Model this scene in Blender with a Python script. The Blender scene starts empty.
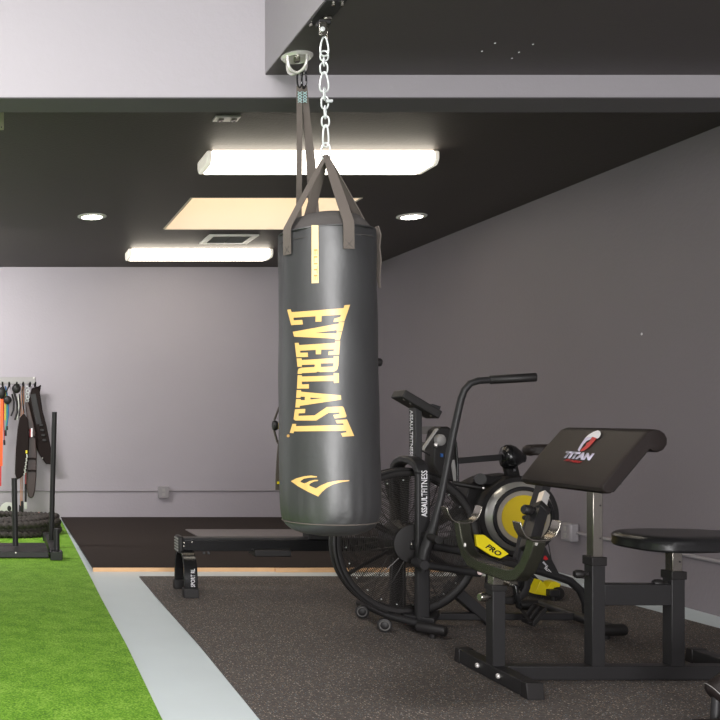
import bpy, bmesh, math, random
from mathutils import Vector, Matrix
random.seed(7)
PI = math.pi
F, CX, CY, H = 950.0, -3.0, 417.0, 1.05     # focal length in px, vanishing point, eye height
COL = bpy.context.scene.collection
V = Vector

def at(x, y, Y):
    return V(((x - CX) * Y / F, Y, H - (y - CY) * Y / F))
def X_(x, Y): return (x - CX) * Y / F
def Z_(y, Y): return H - (y - CY) * Y / F

# ------------------------------------------------------------------ materials
def lin(c):
    return tuple(((v / 255) / 12.92 if v / 255 <= .04045 else ((v / 255 + .055) / 1.055) ** 2.4) for v in c)
def mat(name, rgb, rough=.6, metal=0., bump=0., bscale=60., var=0., vscale=3., coat=0., spec=.5, emit=None, estr=0.):
    m = bpy.data.materials.new(name); m.use_nodes = True
    nt = m.node_tree; b = nt.nodes['Principled BSDF']
    c = (*lin(rgb), 1)
    b.inputs['Base Color'].default_value = c
    b.inputs['Roughness'].default_value = rough
    b.inputs['Metallic'].default_value = metal
    b.inputs['Specular IOR Level'].default_value = spec
    if coat: b.inputs['Coat Weight'].default_value = coat; b.inputs['Coat Roughness'].default_value = .25
    tc = nt.nodes.new('ShaderNodeTexCoord')
    if bump:
        n = nt.nodes.new('ShaderNodeTexNoise'); n.inputs['Scale'].default_value = bscale; n.inputs['Detail'].default_value = 4
        nt.links.new(tc.outputs['Object'], n.inputs['Vector'])
        bp = nt.nodes.new('ShaderNodeBump'); bp.inputs['Strength'].default_value = bump; bp.inputs['Distance'].default_value = .004
        nt.links.new(n.outputs['Fac'], bp.inputs['Height']); nt.links.new(bp.outputs['Normal'], b.inputs['Normal'])
    if var:
        n = nt.nodes.new('ShaderNodeTexNoise'); n.inputs['Scale'].default_value = vscale; n.inputs['Detail'].default_value = 6
        nt.links.new(tc.outputs['Object'], n.inputs['Vector'])
        mx = nt.nodes.new('ShaderNodeMix'); mx.data_type = 'RGBA'
        mx.inputs['A'].default_value = (*[v * (1 - var) for v in c[:3]], 1)
        mx.inputs['B'].default_value = (*[min(1, v * (1 + var)) for v in c[:3]], 1)
        nt.links.new(n.outputs['Fac'], mx.inputs['Factor']); nt.links.new(mx.outputs['Result'], b.inputs['Base Color'])
    if emit:
        b.inputs['Emission Color'].default_value = (*lin(emit), 1); b.inputs['Emission Strength'].default_value = estr
    return m

def speckle_mat():
    m = mat('rubber_speckled', (66, 61, 57), .8, bump=.5, bscale=250, spec=.35)
    nt = m.node_tree; b = nt.nodes['Principled BSDF']; tc = nt.nodes.new('ShaderNodeTexCoord')
    last = None
    base = nt.nodes.new('ShaderNodeTexNoise'); base.inputs['Scale'].default_value = 90; base.inputs['Detail'].default_value = 3
    nt.links.new(tc.outputs['Object'], base.inputs['Vector'])
    r0 = nt.nodes.new('ShaderNodeValToRGB')
    r0.color_ramp.elements[0].position = .3; r0.color_ramp.elements[0].color = (*lin((66, 60, 57)), 1)
    r0.color_ramp.elements[1].position = .7; r0.color_ramp.elements[1].color = (*lin((97, 91, 87)), 1)
    nt.links.new(base.outputs['Fac'], r0.inputs['Fac'])
    last = r0.outputs['Color']
    for sc, thr, col in ((70, .20, (190, 178, 166)), (120, .24, (165, 140, 120)), (95, .18, (135, 152, 165))):
        v = nt.nodes.new('ShaderNodeTexVoronoi'); v.inputs['Scale'].default_value = sc
        nt.links.new(tc.outputs['Object'], v.inputs['Vector'])
        lt = nt.nodes.new('ShaderNodeMath'); lt.operation = 'LESS_THAN'; lt.inputs[1].default_value = thr
        nt.links.new(v.outputs['Distance'], lt.inputs[0])
        sp = nt.nodes.new('ShaderNodeSeparateColor'); nt.links.new(v.outputs['Color'], sp.inputs['Color'])
        g = nt.nodes.new('ShaderNodeMath'); g.operation = 'LESS_THAN'; g.inputs[1].default_value = .55
        nt.links.new(sp.outputs['Red'], g.inputs[0])
        mu = nt.nodes.new('ShaderNodeMath'); mu.operation = 'MULTIPLY'
        nt.links.new(lt.outputs[0], mu.inputs[0]); nt.links.new(g.outputs[0], mu.inputs[1])
        mx = nt.nodes.new('ShaderNodeMix'); mx.data_type = 'RGBA'
        nt.links.new(mu.outputs[0], mx.inputs['Factor']); nt.links.new(last, mx.inputs['A'])
        mx.inputs['B'].default_value = (*lin(col), 1); last = mx.outputs['Result']
    nt.links.new(last, b.inputs['Base Color'])
    return m

def turf_mat():
    m = mat('turf_green', (105, 160, 45), .75, spec=.3)
    nt = m.node_tree; b = nt.nodes['Principled BSDF']; tc = nt.nodes.new('ShaderNodeTexCoord')
    n = nt.nodes.new('ShaderNodeTexNoise'); n.inputs['Scale'].default_value = 140; n.inputs['Detail'].default_value = 5
    n2 = nt.nodes.new('ShaderNodeTexNoise'); n2.inputs['Scale'].default_value = 9; n2.inputs['Detail'].default_value = 3
    for q in (n, n2): nt.links.new(tc.outputs['Object'], q.inputs['Vector'])
    ad = nt.nodes.new('ShaderNodeMath'); ad.operation = 'MULTIPLY_ADD'; ad.inputs[1].default_value = .3
    nt.links.new(n2.outputs['Fac'], ad.inputs[0]); nt.links.new(n.outputs['Fac'], ad.inputs[2])
    r = nt.nodes.new('ShaderNodeValToRGB'); e = r.color_ramp.elements
    e[0].position = .48; e[0].color = (*lin((72, 118, 18)), 1)
    e[1].position = .85; e[1].color = (*lin((158, 196, 84)), 1)
    k = e.new(.66); k.color = (*lin((112, 164, 38)), 1)
    nt.links.new(ad.outputs[0], r.inputs['Fac']); nt.links.new(r.outputs['Color'], b.inputs['Base Color'])
    bp = nt.nodes.new('ShaderNodeBump'); bp.inputs['Strength'].default_value = .8; bp.inputs['Distance'].default_value = .01
    nt.links.new(n.outputs['Fac'], bp.inputs['Height']); nt.links.new(bp.outputs['Normal'], b.inputs['Normal'])
    return m

M = dict(
    wallr=mat('paint_grey_dimmed', (123, 117, 122), .55, bump=.35, bscale=45, var=.03),  # wall grey with the right wall's dimness put into the colour
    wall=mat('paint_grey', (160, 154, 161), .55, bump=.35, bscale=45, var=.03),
    upper=mat('paint_pale_grey', (158, 153, 158), .6, bump=.35, bscale=45, var=.02),
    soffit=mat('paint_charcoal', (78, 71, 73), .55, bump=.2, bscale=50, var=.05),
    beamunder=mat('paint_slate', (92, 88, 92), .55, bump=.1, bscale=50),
    ceiling=mat('paint_black', (60, 53, 49), .6, bump=.5, bscale=55, var=.05),
    concrete=mat('painted_concrete', (206, 217, 220), .35, bump=.08, bscale=18, var=.05, vscale=5),
    rubber=speckle_mat(),
    platform=mat('platform_rubber', (50, 43, 40), .9, spec=.15, bump=.3, bscale=200, var=.08, vscale=10),
    greymat=mat('grey_rubber', (118, 112, 112), .6, var=.04),
    wood=mat('raw_wood', (228, 184, 138), .6, var=.12, vscale=12),
    turf=turf_mat(),
    leather=mat('bag_leather', (46, 46, 47), .46, bump=.2, bscale=38, spec=1.),
    webbing=mat('webbing', (98, 90, 84), .8, bump=.4, bscale=400),
    lid=mat('bag_cloth', (74, 70, 68), .75, bump=.4, bscale=60),
    gold=mat('gold_print', (224, 182, 106), .42, spec=1.),
    golddark=mat('dark_gold_print', (196, 150, 80), .4),
    goldpale=mat('pale_gold_label', (238, 212, 160), .35, metal=.2),
    steel=mat('zinc_steel', (208, 212, 211), .3, metal=.3),
    chrome=mat('chrome', (232, 228, 224), .25, metal=.4),
    plated=mat('dull_plated_steel', (150, 146, 138), .22, metal=.95),
    black=mat('black_powder_coat', (38, 37, 38), .45, spec=.35, bump=.15, bscale=300),
    blackgloss=mat('black_gloss', (24, 24, 25), .22),
    blackplastic=mat('black_plastic', (32, 30, 30), .5, spec=.35),
    wire=mat('black_wire', (44, 41, 39), .32, metal=.3),
    vinyl=mat('black_vinyl', (38, 32, 31), .5, bump=.25, bscale=160, spec=.25),
    seatv=mat('black_seat_vinyl', (30, 30, 31), .3, bump=.1, bscale=100),
    white=mat('white_print', (235, 232, 236), .5),
    lilac=mat('lilac_print', (212, 204, 226), .5),
    red=mat('red_print', (190, 24, 30), .45),
    orange=mat('orange_band', (240, 92, 30), .6),
    yellow=mat('yellow_plastic', (235, 215, 20), .4),
    bandyellow=mat('yellow_band', (214, 188, 60), .6),
    teal=mat('teal_band', (50, 140, 120), .6),
    blue=mat('blue_band', (40, 88, 150), .6),
    flyface=mat('flywheel_face', (172, 164, 150), .32, metal=.6),
    flycore=mat('flywheel_yellow', (216, 188, 26), .45),
    alu=mat('brushed_aluminium', (205, 203, 198), .3, metal=.7),
    leatherbrown=mat('brown_leather', (52, 36, 32), .45, bump=.3, bscale=60),
    beltblack=mat('black_belt', (34, 27, 26), .85, spec=.15, bump=.4, bscale=80),
    greyplastic=mat('grey_plastic', (150, 148, 146), .5),
    conduit=mat('painted_conduit', (140, 136, 139), .5),
    rope=mat('black_rope', (54, 49, 46), .75, bump=.5, bscale=300),
    fixture=mat('white_enamel', (232, 230, 226), .4),
    diffuser=mat('lamp_diffuser', (250, 248, 242), .4, emit=(255, 244, 226), estr=8.0),
    capglow=mat('lamp_end_cap', (240, 236, 228), .4, emit=(255, 246, 230), estr=.45),
    ventback=mat('vent_backing_grey', (112, 106, 98), .7),  # plain grey of the plate behind the louvres
    ringgrey=mat('wheel_ring_grey', (90, 88, 86), .5),
    lens=mat('downlight_lens', (250, 248, 242), .4, emit=(255, 246, 232), estr=22.0),
    shaft=mat('shaft_cream', (248, 234, 220), .7),
    skyglass=mat('skylight_glazing', (255, 255, 255), .4, emit=(255, 238, 212), estr=2.0),
    beige=mat('beige_panel', (150, 148, 122), .6),
    disc=mat('pale_grey_disc', (190, 192, 184), .5),
    tealtape=mat('pale_teal_stitching', (160, 190, 190), .7),
    cord=mat('copper_cord', (176, 128, 100), .5),
)

# ------------------------------------------------------------------ mesh builder
class MB:
    def __init__(s): s.bm = bmesh.new()
    def face(s, pts):
        vs = [s.bm.verts.new(p) for p in pts]; return s.bm.faces.new(vs)
    def box(s, x0, x1, y0, y1, z0, z1):
        c = [(x, y, z) for z in (z0, z1) for y in (y0, y1) for x in (x0, x1)]
        return s.hex(c)
    def hex(s, c):     # 8 corners, bottom (x0y0,x1y0,x0y1,x1y1) then top
        v = [s.bm.verts.new(p) for p in c]
        for f in ((0, 2, 3, 1), (4, 5, 7, 6), (0, 1, 5, 4), (2, 6, 7, 3), (0, 4, 6, 2), (1, 3, 7, 5)):
            s.bm.faces.new([v[i] for i in f])
        return s
    def beam(s, a, b, w, h, up=(0, 0, 1)):    # rectangular bar a->b, width w, height h (along up)
        a, b = V(a), V(b); d = (b - a).normalized(); u = V(up)
        sd = d.cross(u).normalized(); u = sd.cross(d).normalized()
        c = []
        for hh in (-h / 2, h / 2):
            for p in (a, b):
                for ww in (-w / 2, w / 2): c.append(p + sd * ww + u * hh)
        return s.hex(c)
    def tube(s, pts, r, seg=12, caps=True, closed=False, mod=None):
        pts = [V(p) for p in pts]; n = len(pts); rings = []
        nrm = None
        for i, p in enumerate(pts):
            if closed: t = (pts[(i + 1) % n] - pts[i - 1]).normalized()
            else: t = (pts[min(i + 1, n - 1)] - pts[max(i - 1, 0)]).normalized()
            if nrm is None:
                nrm = t.orthogonal().normalized()
            else:
                nrm = (nrm - t * nrm.dot(t))
                nrm = nrm.normalized() if nrm.length > 1e-6 else t.orthogonal().normalized()
            bn = t.cross(nrm)
            rr = r[i] if isinstance(r, (list, tuple)) else r
            ring = []
            for k in range(seg):
                a = 2 * PI * k / seg
                q = rr * (mod(i, a) if mod else 1)
                ring.append(s.bm.verts.new(p + nrm * (q * math.cos(a)) + bn * (q * math.sin(a))))
            rings.append(ring)
        m = n if closed else n - 1
        for i in range(m):
            A, B = rings[i], rings[(i + 1) % n]
            for k in range(seg):
                s.bm.faces.new((A[k], A[(k + 1) % seg], B[(k + 1) % seg], B[k]))
        if caps and not closed:
            s.bm.faces.new(rings[0][::-1]); s.bm.faces.new(rings[-1])
        return s
    def cyl(s, a, b, r, r2=None, seg=24):
        r2 = r if r2 is None else r2
        return s.tube([a, b], [r, r2], seg)
    def rod(s, a, b, r, seg=20, e=.3):        # cylinder with rounded ends
        a, b = V(a), V(b); d = (b - a).normalized()
        k = r * e
        return s.tube([a, a + d * k * .3, a + d * k, b - d * k, b - d * k * .3, b], [r * .6, r * .88, r, r, r * .88, r * .6], seg)
    def ring(s, c, ax, R, r, n=48, seg=6):
        c = V(c); ax = V(ax).normalized(); u = ax.orthogonal().normalized(); w = ax.cross(u)
        return s.tube([c + u * R * math.cos(2 * PI * i / n) + w * R * math.sin(2 * PI * i / n) for i in range(n)], r, seg, closed=True)
    def ball(s, c, r, sx=1, sy=1, sz=1, rot=None):
        m = Matrix.Translation(V(c)) @ (rot if rot else Matrix()) @ Matrix.Diagonal((sx, sy, sz, 1))
        bmesh.ops.create_uvsphere(s.bm, u_segments=20, v_segments=12, radius=r, matrix=m); return s
    def lathe(s, c, ax, prof, n=48, cap=True):   # prof: (radius, distance along ax)
        c = V(c); ax = V(ax).normalized(); u = ax.orthogonal().normalized(); w = ax.cross(u)
        rings = []
        for (r, h) in prof:
            rings.append([s.bm.verts.new(c + ax * h + u * r * math.cos(2 * PI * i / n) + w * r * math.sin(2 * PI * i / n)) for i in range(n)])
        for A, B in zip(rings, rings[1:]):
            for i in range(n): s.bm.faces.new((A[i], A[(i + 1) % n], B[(i + 1) % n], B[i]))
        if cap: s.bm.faces.new(rings[0][::-1]); s.bm.faces.new(rings[-1])
        return s
    def prism(s, pts, d):     # polygon extruded by vector d
        d = V(d); a = [s.bm.verts.new(V(p)) for p in pts]; b = [s.bm.verts.new(V(p) + d) for p in pts]
        n = len(pts)
        s.bm.faces.new(a[::-1]); s.bm.faces.new(b)
        for i in range(n): s.bm.faces.new((a[i], a[(i + 1) % n], b[(i + 1) % n], b[i]))
        return s
    def ribbon(s, pts, wid, t, wv=None):    # flat strap along pts; wid width; wv list of width directions
        pts = [V(p) for p in pts]; n = len(pts); rings = []
        for i, p in enumerate(pts):
            tg = (pts[min(i + 1, n - 1)] - pts[max(i - 1, 0)]).normalized()
            w = V(wv[i] if isinstance(wv, list) else wv); w = (w - tg * w.dot(tg)).normalized()
            nn = tg.cross(w).normalized()
            ww = wid[i] if isinstance(wid, (list, tuple)) else wid
            rings.append([s.bm.verts.new(p + w * a * ww / 2 + nn * b * t / 2) for a, b in ((-1, -1), (1, -1), (1, 1), (-1, 1))])
        for A, B in zip(rings, rings[1:]):
            for k in range(4): s.bm.faces.new((A[k], A[(k + 1) % 4], B[(k + 1) % 4], B[k]))
        s.bm.faces.new(rings[0][::-1]); s.bm.faces.new(rings[-1]); return s
    def build(s, name, m, parent=None, smooth=True, bevel=0., bseg=2, sub=0):
        bmesh.ops.recalc_face_normals(s.bm, faces=s.bm.faces)
        me = bpy.data.meshes.new(name)
        if parent:
            root = parent
            while root.parent: root = root.parent
            off = root.location.copy()
        else:
            vs = [v.co for v in s.bm.verts]
            off = V(((min(v.x for v in vs) + max(v.x for v in vs)) / 2, (min(v.y for v in vs) + max(v.y for v in vs)) / 2, min(v.z for v in vs)))
        bmesh.ops.translate(s.bm, verts=s.bm.verts, vec=-off)
        s.bm.to_mesh(me); s.bm.free()
        o = bpy.data.objects.new(name, me); COL.objects.link(o)
        me.materials.append(M[m] if isinstance(m, str) else m)
        if parent: o.parent = parent
        else: o.location = off
        if smooth:
            for p in me.polygons: p.use_smooth = True
            try: me.set_sharp_from_angle(angle=math.radians(38))
            except Exception: pass
        if bevel:
            b = o.modifiers.new('bevel', 'BEVEL'); b.width = bevel; b.segments = bseg; b.limit_method = 'ANGLE'; b.angle_limit = math.radians(40)
        if sub:
            b = o.modifiers.new('sub', 'SUBSURF'); b.levels = sub; b.render_levels = sub
        return o

def tag(o, label, cat, group=None, kind=None):
    if label: o['label'] = label
    if cat: o['category'] = cat
    if group: o['group'] = group
    if kind: o['kind'] = kind
    return o
def thing(name, loc, label, cat, group=None):
    o = bpy.data.objects.new(name, None); o.empty_display_size = .1
    COL.objects.link(o); o.location = V(loc); return tag(o, label, cat, group)
def struct(o, label=None):
    o['kind'] = 'structure'
    if label: o['label'] = label
    return o
def solid(o, t):
    s = o.modifiers.new('solid', 'SOLIDIFY'); s.thickness = t; s.offset = 0; return o

def text_bm(s, bold=.0):
    cu = bpy.data.curves.new('t', 'FONT'); cu.body = s; cu.size = 1; cu.offset = bold; cu.resolution_u = 3
    o = bpy.data.objects.new('t', cu); COL.objects.link(o)
    dg = bpy.context.evaluated_depsgraph_get()
    me = bpy.data.meshes.new_from_object(o.evaluated_get(dg))
    bm = bmesh.new(); bm.from_mesh(me)
    bpy.data.objects.remove(o); bpy.data.curves.remove(cu); bpy.data.meshes.remove(me)
    xs = [v.co.x for v in bm.verts]; ys = [v.co.y for v in bm.verts]
    x0, x1, y0, y1 = min(xs), max(xs), min(ys), max(ys)
    for v in bm.verts: v.co = V(((v.co.x - x0) / (x1 - x0), (v.co.y - y0) / (y1 - y0), 0))
    return bm
def text_at(s, m, parent, O, U, W, name='lettering', bold=.02, t=.001, shear=0):   # O origin (lower left), U full width vector, W full height vector
    b = MB(); b.bm.free(); b.bm = text_bm(s, bold); O, U, W = V(O), V(U), V(W)
    for v in b.bm.verts: v.co = O + U * (v.co.x + shear * v.co.y) + W * v.co.y
    return solid(b.build(name, m, parent, smooth=False), t)

# ------------------------------------------------------------------ the room
YB, XR, ZC = 9.70, 3.80, 2.581
XL, YF, ZH = -2.6, -4.5, 3.3
YB1, YB2, ZB = 3.86, 4.04, 2.346
struct(MB().box(XL - .1, XR + .1, YF, YB + .1, -.1, 0).build('floor', 'concrete', smooth=False))
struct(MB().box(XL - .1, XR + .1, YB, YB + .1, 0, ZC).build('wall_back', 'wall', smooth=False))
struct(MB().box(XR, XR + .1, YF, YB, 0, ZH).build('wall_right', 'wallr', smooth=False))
# left wall; two openings added for the side fill lights
b = MB()
b.box(XL - .1, XL, YF, YB, 0, .5); b.box(XL - .1, XL, YF, YB, 2.3, ZH)
for y0, y1 in ((YF, -1.), (2.2, 5.2), (8.6, YB)): b.box(XL - .1, XL, y0, y1, .5, 2.3)
struct(b.build('wall_left', 'wall', smooth=False))
# wall behind the camera; opening added for the bag highlight light
b = MB(); b.box(XL, -1.0, YF - .1, YF, 0, ZH); b.box(1.4, XR, YF - .1, YF, 0, ZH); b.box(-1.0, 1.4, YF - .1, YF, 3.12, ZH); b.box(-1.0, 1.4, YF - .1, YF, 0, .28)
struct(b.build('wall_front', 'wall', smooth=False))
# rear ceiling with skylight opening
SX0, SX1, SY0, SY1 = 1.37, 2.54, 6.65, 7.75
b = MB()
b.box(XL, SX0 - .02, YB2, YB, ZC, ZC + .1); b.box(SX1 + .02, XR, YB2, YB, ZC, ZC + .1)
b.box(SX0 - .02, SX1 + .02, YB2, SY0 - .02, ZC, ZC + .1); b.box(SX0 - .02, SX1 + .02, SY1 + .02, YB, ZC, ZC + .1)
struct(b.build('ceiling', 'ceiling', smooth=False))
b = MB(); zt = ZC + .55
b.box(SX0 - .02, SX0, SY0, SY1, ZC + .0005, zt); b.box(SX1, SX1 + .02, SY0, SY1, ZC + .0005, zt)
b.box(SX0, SX1, SY0 - .02, SY0, ZC + .0005, zt); b.box(SX0, SX1, SY1, SY1 + .02, ZC + .0005, zt)
sh = struct(b.build('window_1', 'shaft', smooth=False), 'cream painted skylight shaft')
struct(MB().box(SX0, SX1, SY0, SY1, zt, zt + .02).build('skylight_glazing', 'skyglass', sh, smooth=False))
# beam across the room: pale face, dark slate underside
bm_ = struct(MB().box(XL, XR, YB1, YB2, ZB + .004, ZH).build('trim_1', 'upper', smooth=False), 'pale grey header beam')
MB().box(XL, XR, YB1 + .002, YB2, ZB, ZB + .004).build('underside', 'beamunder', bm_, smooth=False)
# lowered soffit box on the right
b = MB()
z0 = 2.444
b.hex([(1.165, YF, z0), (XR, YF, z0), (1.089, YB1, z0), (XR, YB1, z0), (1.165, YF, ZH), (XR, YF, ZH), (1.089, YB1, ZH), (XR, YB1, ZH)])
sf = struct(b.build('trim_2', 'upper', smooth=False), 'lowered ceiling box')
b = MB(); b.hex([(1.167, YF, z0 - .004), (XR, YF, z0 - .004), (1.091, YB1, z0 - .004), (XR, YB1, z0 - .004), (1.167, YF, z0), (XR, YF, z0), (1.091, YB1, z0), (XR, YB1, z0)])
b.build('underside', 'soffit', sf, smooth=False)
for px, py in ((482, 50), (495, 42), (512, 57), (519, 51), (533, 43)):
    Yc = (z0 - H) * F / (CY - py)
    MB().cyl((X_(px, Yc), Yc, z0 - .006), (X_(px, Yc), Yc, z0 - .004), .0035, seg=8).build('paint_chip', 'white', sf)
struct(MB().box(XL, 1.2, YF, YB1, ZH, ZH + .1).build('ceiling', 'upper', smooth=False))

# ------------------------------------------------------------------ floor coverings
def slab(name, poly, z0, z1, m, label, cat):
    o = MB().prism([(x, y, z0) for x, y in poly], (0, 0, z1 - z0)).build(name, m, smooth=False)
    return tag(o, label, cat)
slab('turf_runner', [(-2.0, -1.0), (.53, -1.0), (.568, 3.29), (.59, 4.32), (.597, 5.45), (.607, 6.2), (.625, 7.8), (.647, 9.695), (-2.0, 9.695)], 0, .012, 'turf',
     'bright green artificial turf runner along the left side of the floor', 'turf')
slab('rubber_mat', [(.905, -1.0), (3.70, -1.0), (3.565, 4.68), (3.525, 5.29), (3.47, 6.22), (.932, 6.22), (.926, 5.45), (.928, 4.34), (.911, 3.29)], 0, .008, 'rubber',
     'dark speckled rubber mat under the bench and exercise machines', 'mat')
pf = thing('low_platform', (2.2, 8.1, 0), 'low dark rubber topped platform with raw wood edge against the back wall', 'platform')
MB().prism([(.66, 6.47, .002), (3.55, 6.47, .002), (3.55, 9.69, .002), (.66, 9.69, .002)], (0, 0, .024)).build('base_board', 'blackplastic', pf, smooth=False)
b = MB(); b.box(.652, 1.885, 6.45, 6.47, 0, .0265); b.build('wood_edge', 'wood', pf, smooth=False)
b = MB(); b.box(1.887, 3.55, 6.425, 6.47, 0, .026); b.build('wood_edge', 'wood', pf, smooth=False)
MB().prism([(.652, 6.455, .0262), (3.55, 6.455, .0262), (3.55, 9.695, .0262), (.652, 9.695, .0262)], (0, 0, .003)).build('rubber_top', 'platform', pf, smooth=False)
slab('grey_board', [(1.72, 7.5), (3.05, 7.5), (3.05, 8.57), (1.70, 8.57)], .0293, .038, 'greymat', 'grey flat board lying on the dark platform behind the rowing machine rail', 'board')

# ------------------------------------------------------------------ wall services
def conduit_run(a, b_, r, label):
    o = MB().tube([a, b_], r, 10).build('wall_conduit', 'conduit'); return tag(o, label, 'conduit')
conduit_run((-2.5, YB - .009, .288), (XR - .02, YB - .009, .300), .0065, 'thin painted conduit running low along the back wall')
conduit_run((XR - .013, 2.5, .290), (XR - .013, YB - .05, .295), .011, 'painted conduit running low along the right wall')
def outlet(c, nx, ny, label, big):
    t = thing('outlet_box', c, label, 'outlet')
    c = V(c)
    if ny: # on back wall
        MB().box(c.x - .055, c.x + .055, c.y - .045, c.y, c.z - .06, c.z + .06).build('body', 'conduit', t, bevel=.005)
        for dz in (-.022, .022): MB().box(c.x - .014, c.x + .014, c.y - .049, c.y - .044, c.z + dz - .014, c.z + dz + .014).build('socket', 'greyplastic', t)
    else:
        MB().box(c.x - .06, c.x, c.y - .055, c.y + .055, c.z - .06, c.z + .06).build('body', 'conduit', t, bevel=.012)
        for dz in (-.022, .022): MB().box(c.x - .064, c.x - .059, c.y - .014, c.y + .014, c.z + dz - .014, c.z + dz + .014).build('socket', 'greyplastic', t)
outlet((X_(163, YB), YB - .001, .285), 0, 1, 'small painted outlet box on the back wall conduit', 0)
outlet((XR - .001, 6.25, .293), 1, 0, 'grey outlet box low on the right wall behind the bench', 1)
o = MB().tube([(XR - .05, 6.5, .42), (XR - .06, 6.52, .36), (XR - .03, 6.5, .2), (XR - .02, 6.48, .08), (XR - .03, 6.46, .005), (XR - .12, 6.42, .004)], .004, 8).build('power_cord', 'blackplastic')
tag(o, 'thin black power cord hanging down the right wall beside the outlet box', 'cord')

Yp = XR * F / (642 - CX)
o = MB().rod((XR - .004, Yp, Z_(334, Yp)), (XR + .0, Yp, Z_(334, Yp)), .008).build('wall_plug', 'white'); tag(o, 'tiny white plug alone high on the right wall', 'wall plug')
# ------------------------------------------------------------------ ceiling fittings
def strip_light(x0, x1, y0, y1, label, cat='ceiling light'):
    t = thing('strip_light', ((x0 + x1) / 2, (y0 + y1) / 2, ZC), label, cat, 'ceiling strip lights')
    MB().box(x0 + .03, x1 - .03, y0 + .03, y1 - .03, ZC - .022, ZC - .0005).build('mounting_plate', 'fixture', t, bevel=.003)
    # wrap-around diffuser: trapezoid in the YZ plane
    prof = [(y0 + .004, ZC - .004), (y0 + .004, ZC - .055), (y0 + .03, ZC - .085), (y1 - .03, ZC - .085), (y1 - .004, ZC - .055), (y1 - .004, ZC - .004)]
    MB().prism([(x0 + .035, y, z) for y, z in prof], (x1 - x0 - .07, 0, 0)).build('diffuser', 'diffuser', t, bevel=.006)
    for xa, s in ((x0 + .034, -1), (x1 - .034, 1)):
        b = MB(); b.prism([(xa, y, z) for y, z in prof], (s * .034, 0, 0)); b.build('end_cap', 'capglow', t, bevel=.012)
    return t
strip_light(1.20, 2.535, 5.43, 5.70, 'long lit white ceiling strip light nearest the front beam')
strip_light(1.19, 2.505, 8.60, 8.84, 'long lit white ceiling strip light nearest the back wall')
for x, lab in ((.724, 'small round lit downlight in the black ceiling left of the skylight'), (3.16, 'small round lit downlight in the black ceiling right of the skylight')):
    t = thing('downlight', (x, 7.24, ZC), lab, 'ceiling light', 'round ceiling downlights')
    MB().lathe((x, 7.24, ZC), (0, 0, -1), [(.11, 0), (.11, .006), (.095, .012), (.078, .010), (.075, .0)], 40).build('trim_ring', 'fixture', t)
    MB().lathe((x, 7.24, ZC), (0, 0, -1), [(.074, .0), (.074, .011), (.05, .014), (.01, .015)], 32).build('lens', 'lens', t)
t = thing('air_vent', (1.98, 8.15, ZC), 'small white louvred air vent in the ceiling between skylight and rear strip light', 'vent')
b = MB()
for (x0, x1, y0, y1) in ((1.775, 2.195, 7.95, 7.99), (1.775, 2.195, 8.30, 8.34), (1.775, 1.825, 7.99, 8.30), (2.145, 2.195, 7.99, 8.30)): b.box(x0, x1, y0, y1, ZC - .014, ZC - .001)
b.build('frame', 'fixture', t, bevel=.003)
MB().box(1.82, 2.15, 7.98, 8.31, ZC - .004, ZC - .001).build('backing', 'ventback', t)
b = MB()
for k in range(11):
    y = 8.0 + k * .028
    for xa, xb in ((1.83, 1.978), (1.988, 2.14)):
        b.hex([(xa, y, ZC - .012), (xb, y, ZC - .012), (xa, y + .012, ZC - .005), (xb, y + .012, ZC - .005), (xa, y, ZC - .010), (xb, y, ZC - .010), (xa, y + .012, ZC - .003), (xb, y + .012, ZC - .003)])
b.build('louvres', 'greyplastic', t, smooth=False)
Yd = 4.83
t = thing('ceiling_bracket', (X_(227, Yd), Yd, ZC), 'small grey mounting bracket on the black ceiling just behind the beam', 'bracket')
MB().box(X_(215, Yd), X_(240, Yd), Yd - .02, Yd + .06, ZC - .012, ZC - .001).build('plate', 'alu', t, bevel=.002)
for px in (219, 232): MB().box(X_(px, Yd), X_(px + 5, Yd), Yd, Yd + .04, ZC - .02, ZC - .012).build('clip', 'plated', t)
t = thing('sign_board', (-.15, 4.45, 2.38), 'beige board hanging at the far left edge just behind the beam', 'board')
MB().box(-.35, X_(3.8, 4.45), 4.44, 4.47, Z_(129, 4.45), ZC).build('board', 'beige', t, bevel=.002)
MB().cyl((X_(1.5, 4.44), 4.436, Z_(127.3, 4.44)), (X_(1.5, 4.44), 4.441, Z_(127.3, 4.44)), .003, seg=8).build('screw', 'blackplastic', t)

# ------------------------------------------------------------------ punching bag
BX, BY = 1.156, 3.30
LEAN = .012     # the bag hangs very slightly out of plumb
def bag_r(z):
    ks = [(.640, .0), (.643, .06), (.650, .10), (.660, .127), (.673, .145), (.692, .158), (.72, .1645), (.76, .1675), (.9, .1665), (1.2, .1645), (1.5, .161), (1.62, .1605), (1.675, .158), (1.686, .157)]
    for (a, ra), (c, rc) in zip(ks, ks[1:]):
        if z <= c: return ra + (rc - ra) * max(0, (z - a)) / (c - a)
    return ks[-1][1]
def wob(z, a, r0):
    w = 0
    if z > 1.5: w += .0042 * (z - 1.5) / .18 * math.sin(7 * a + 1.3 + 3 * math.sin(2 * a))
    if .7 < z < .95: w += .0012 * (1 - (z - .7) / .25) * math.sin(19 * a + 2 * math.sin(5 * a))
    w += .0016 * math.sin(15 * z + 2 * a) * math.sin(3 * a + z * 7)
    return w * min(1, r0 / .12)
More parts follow.
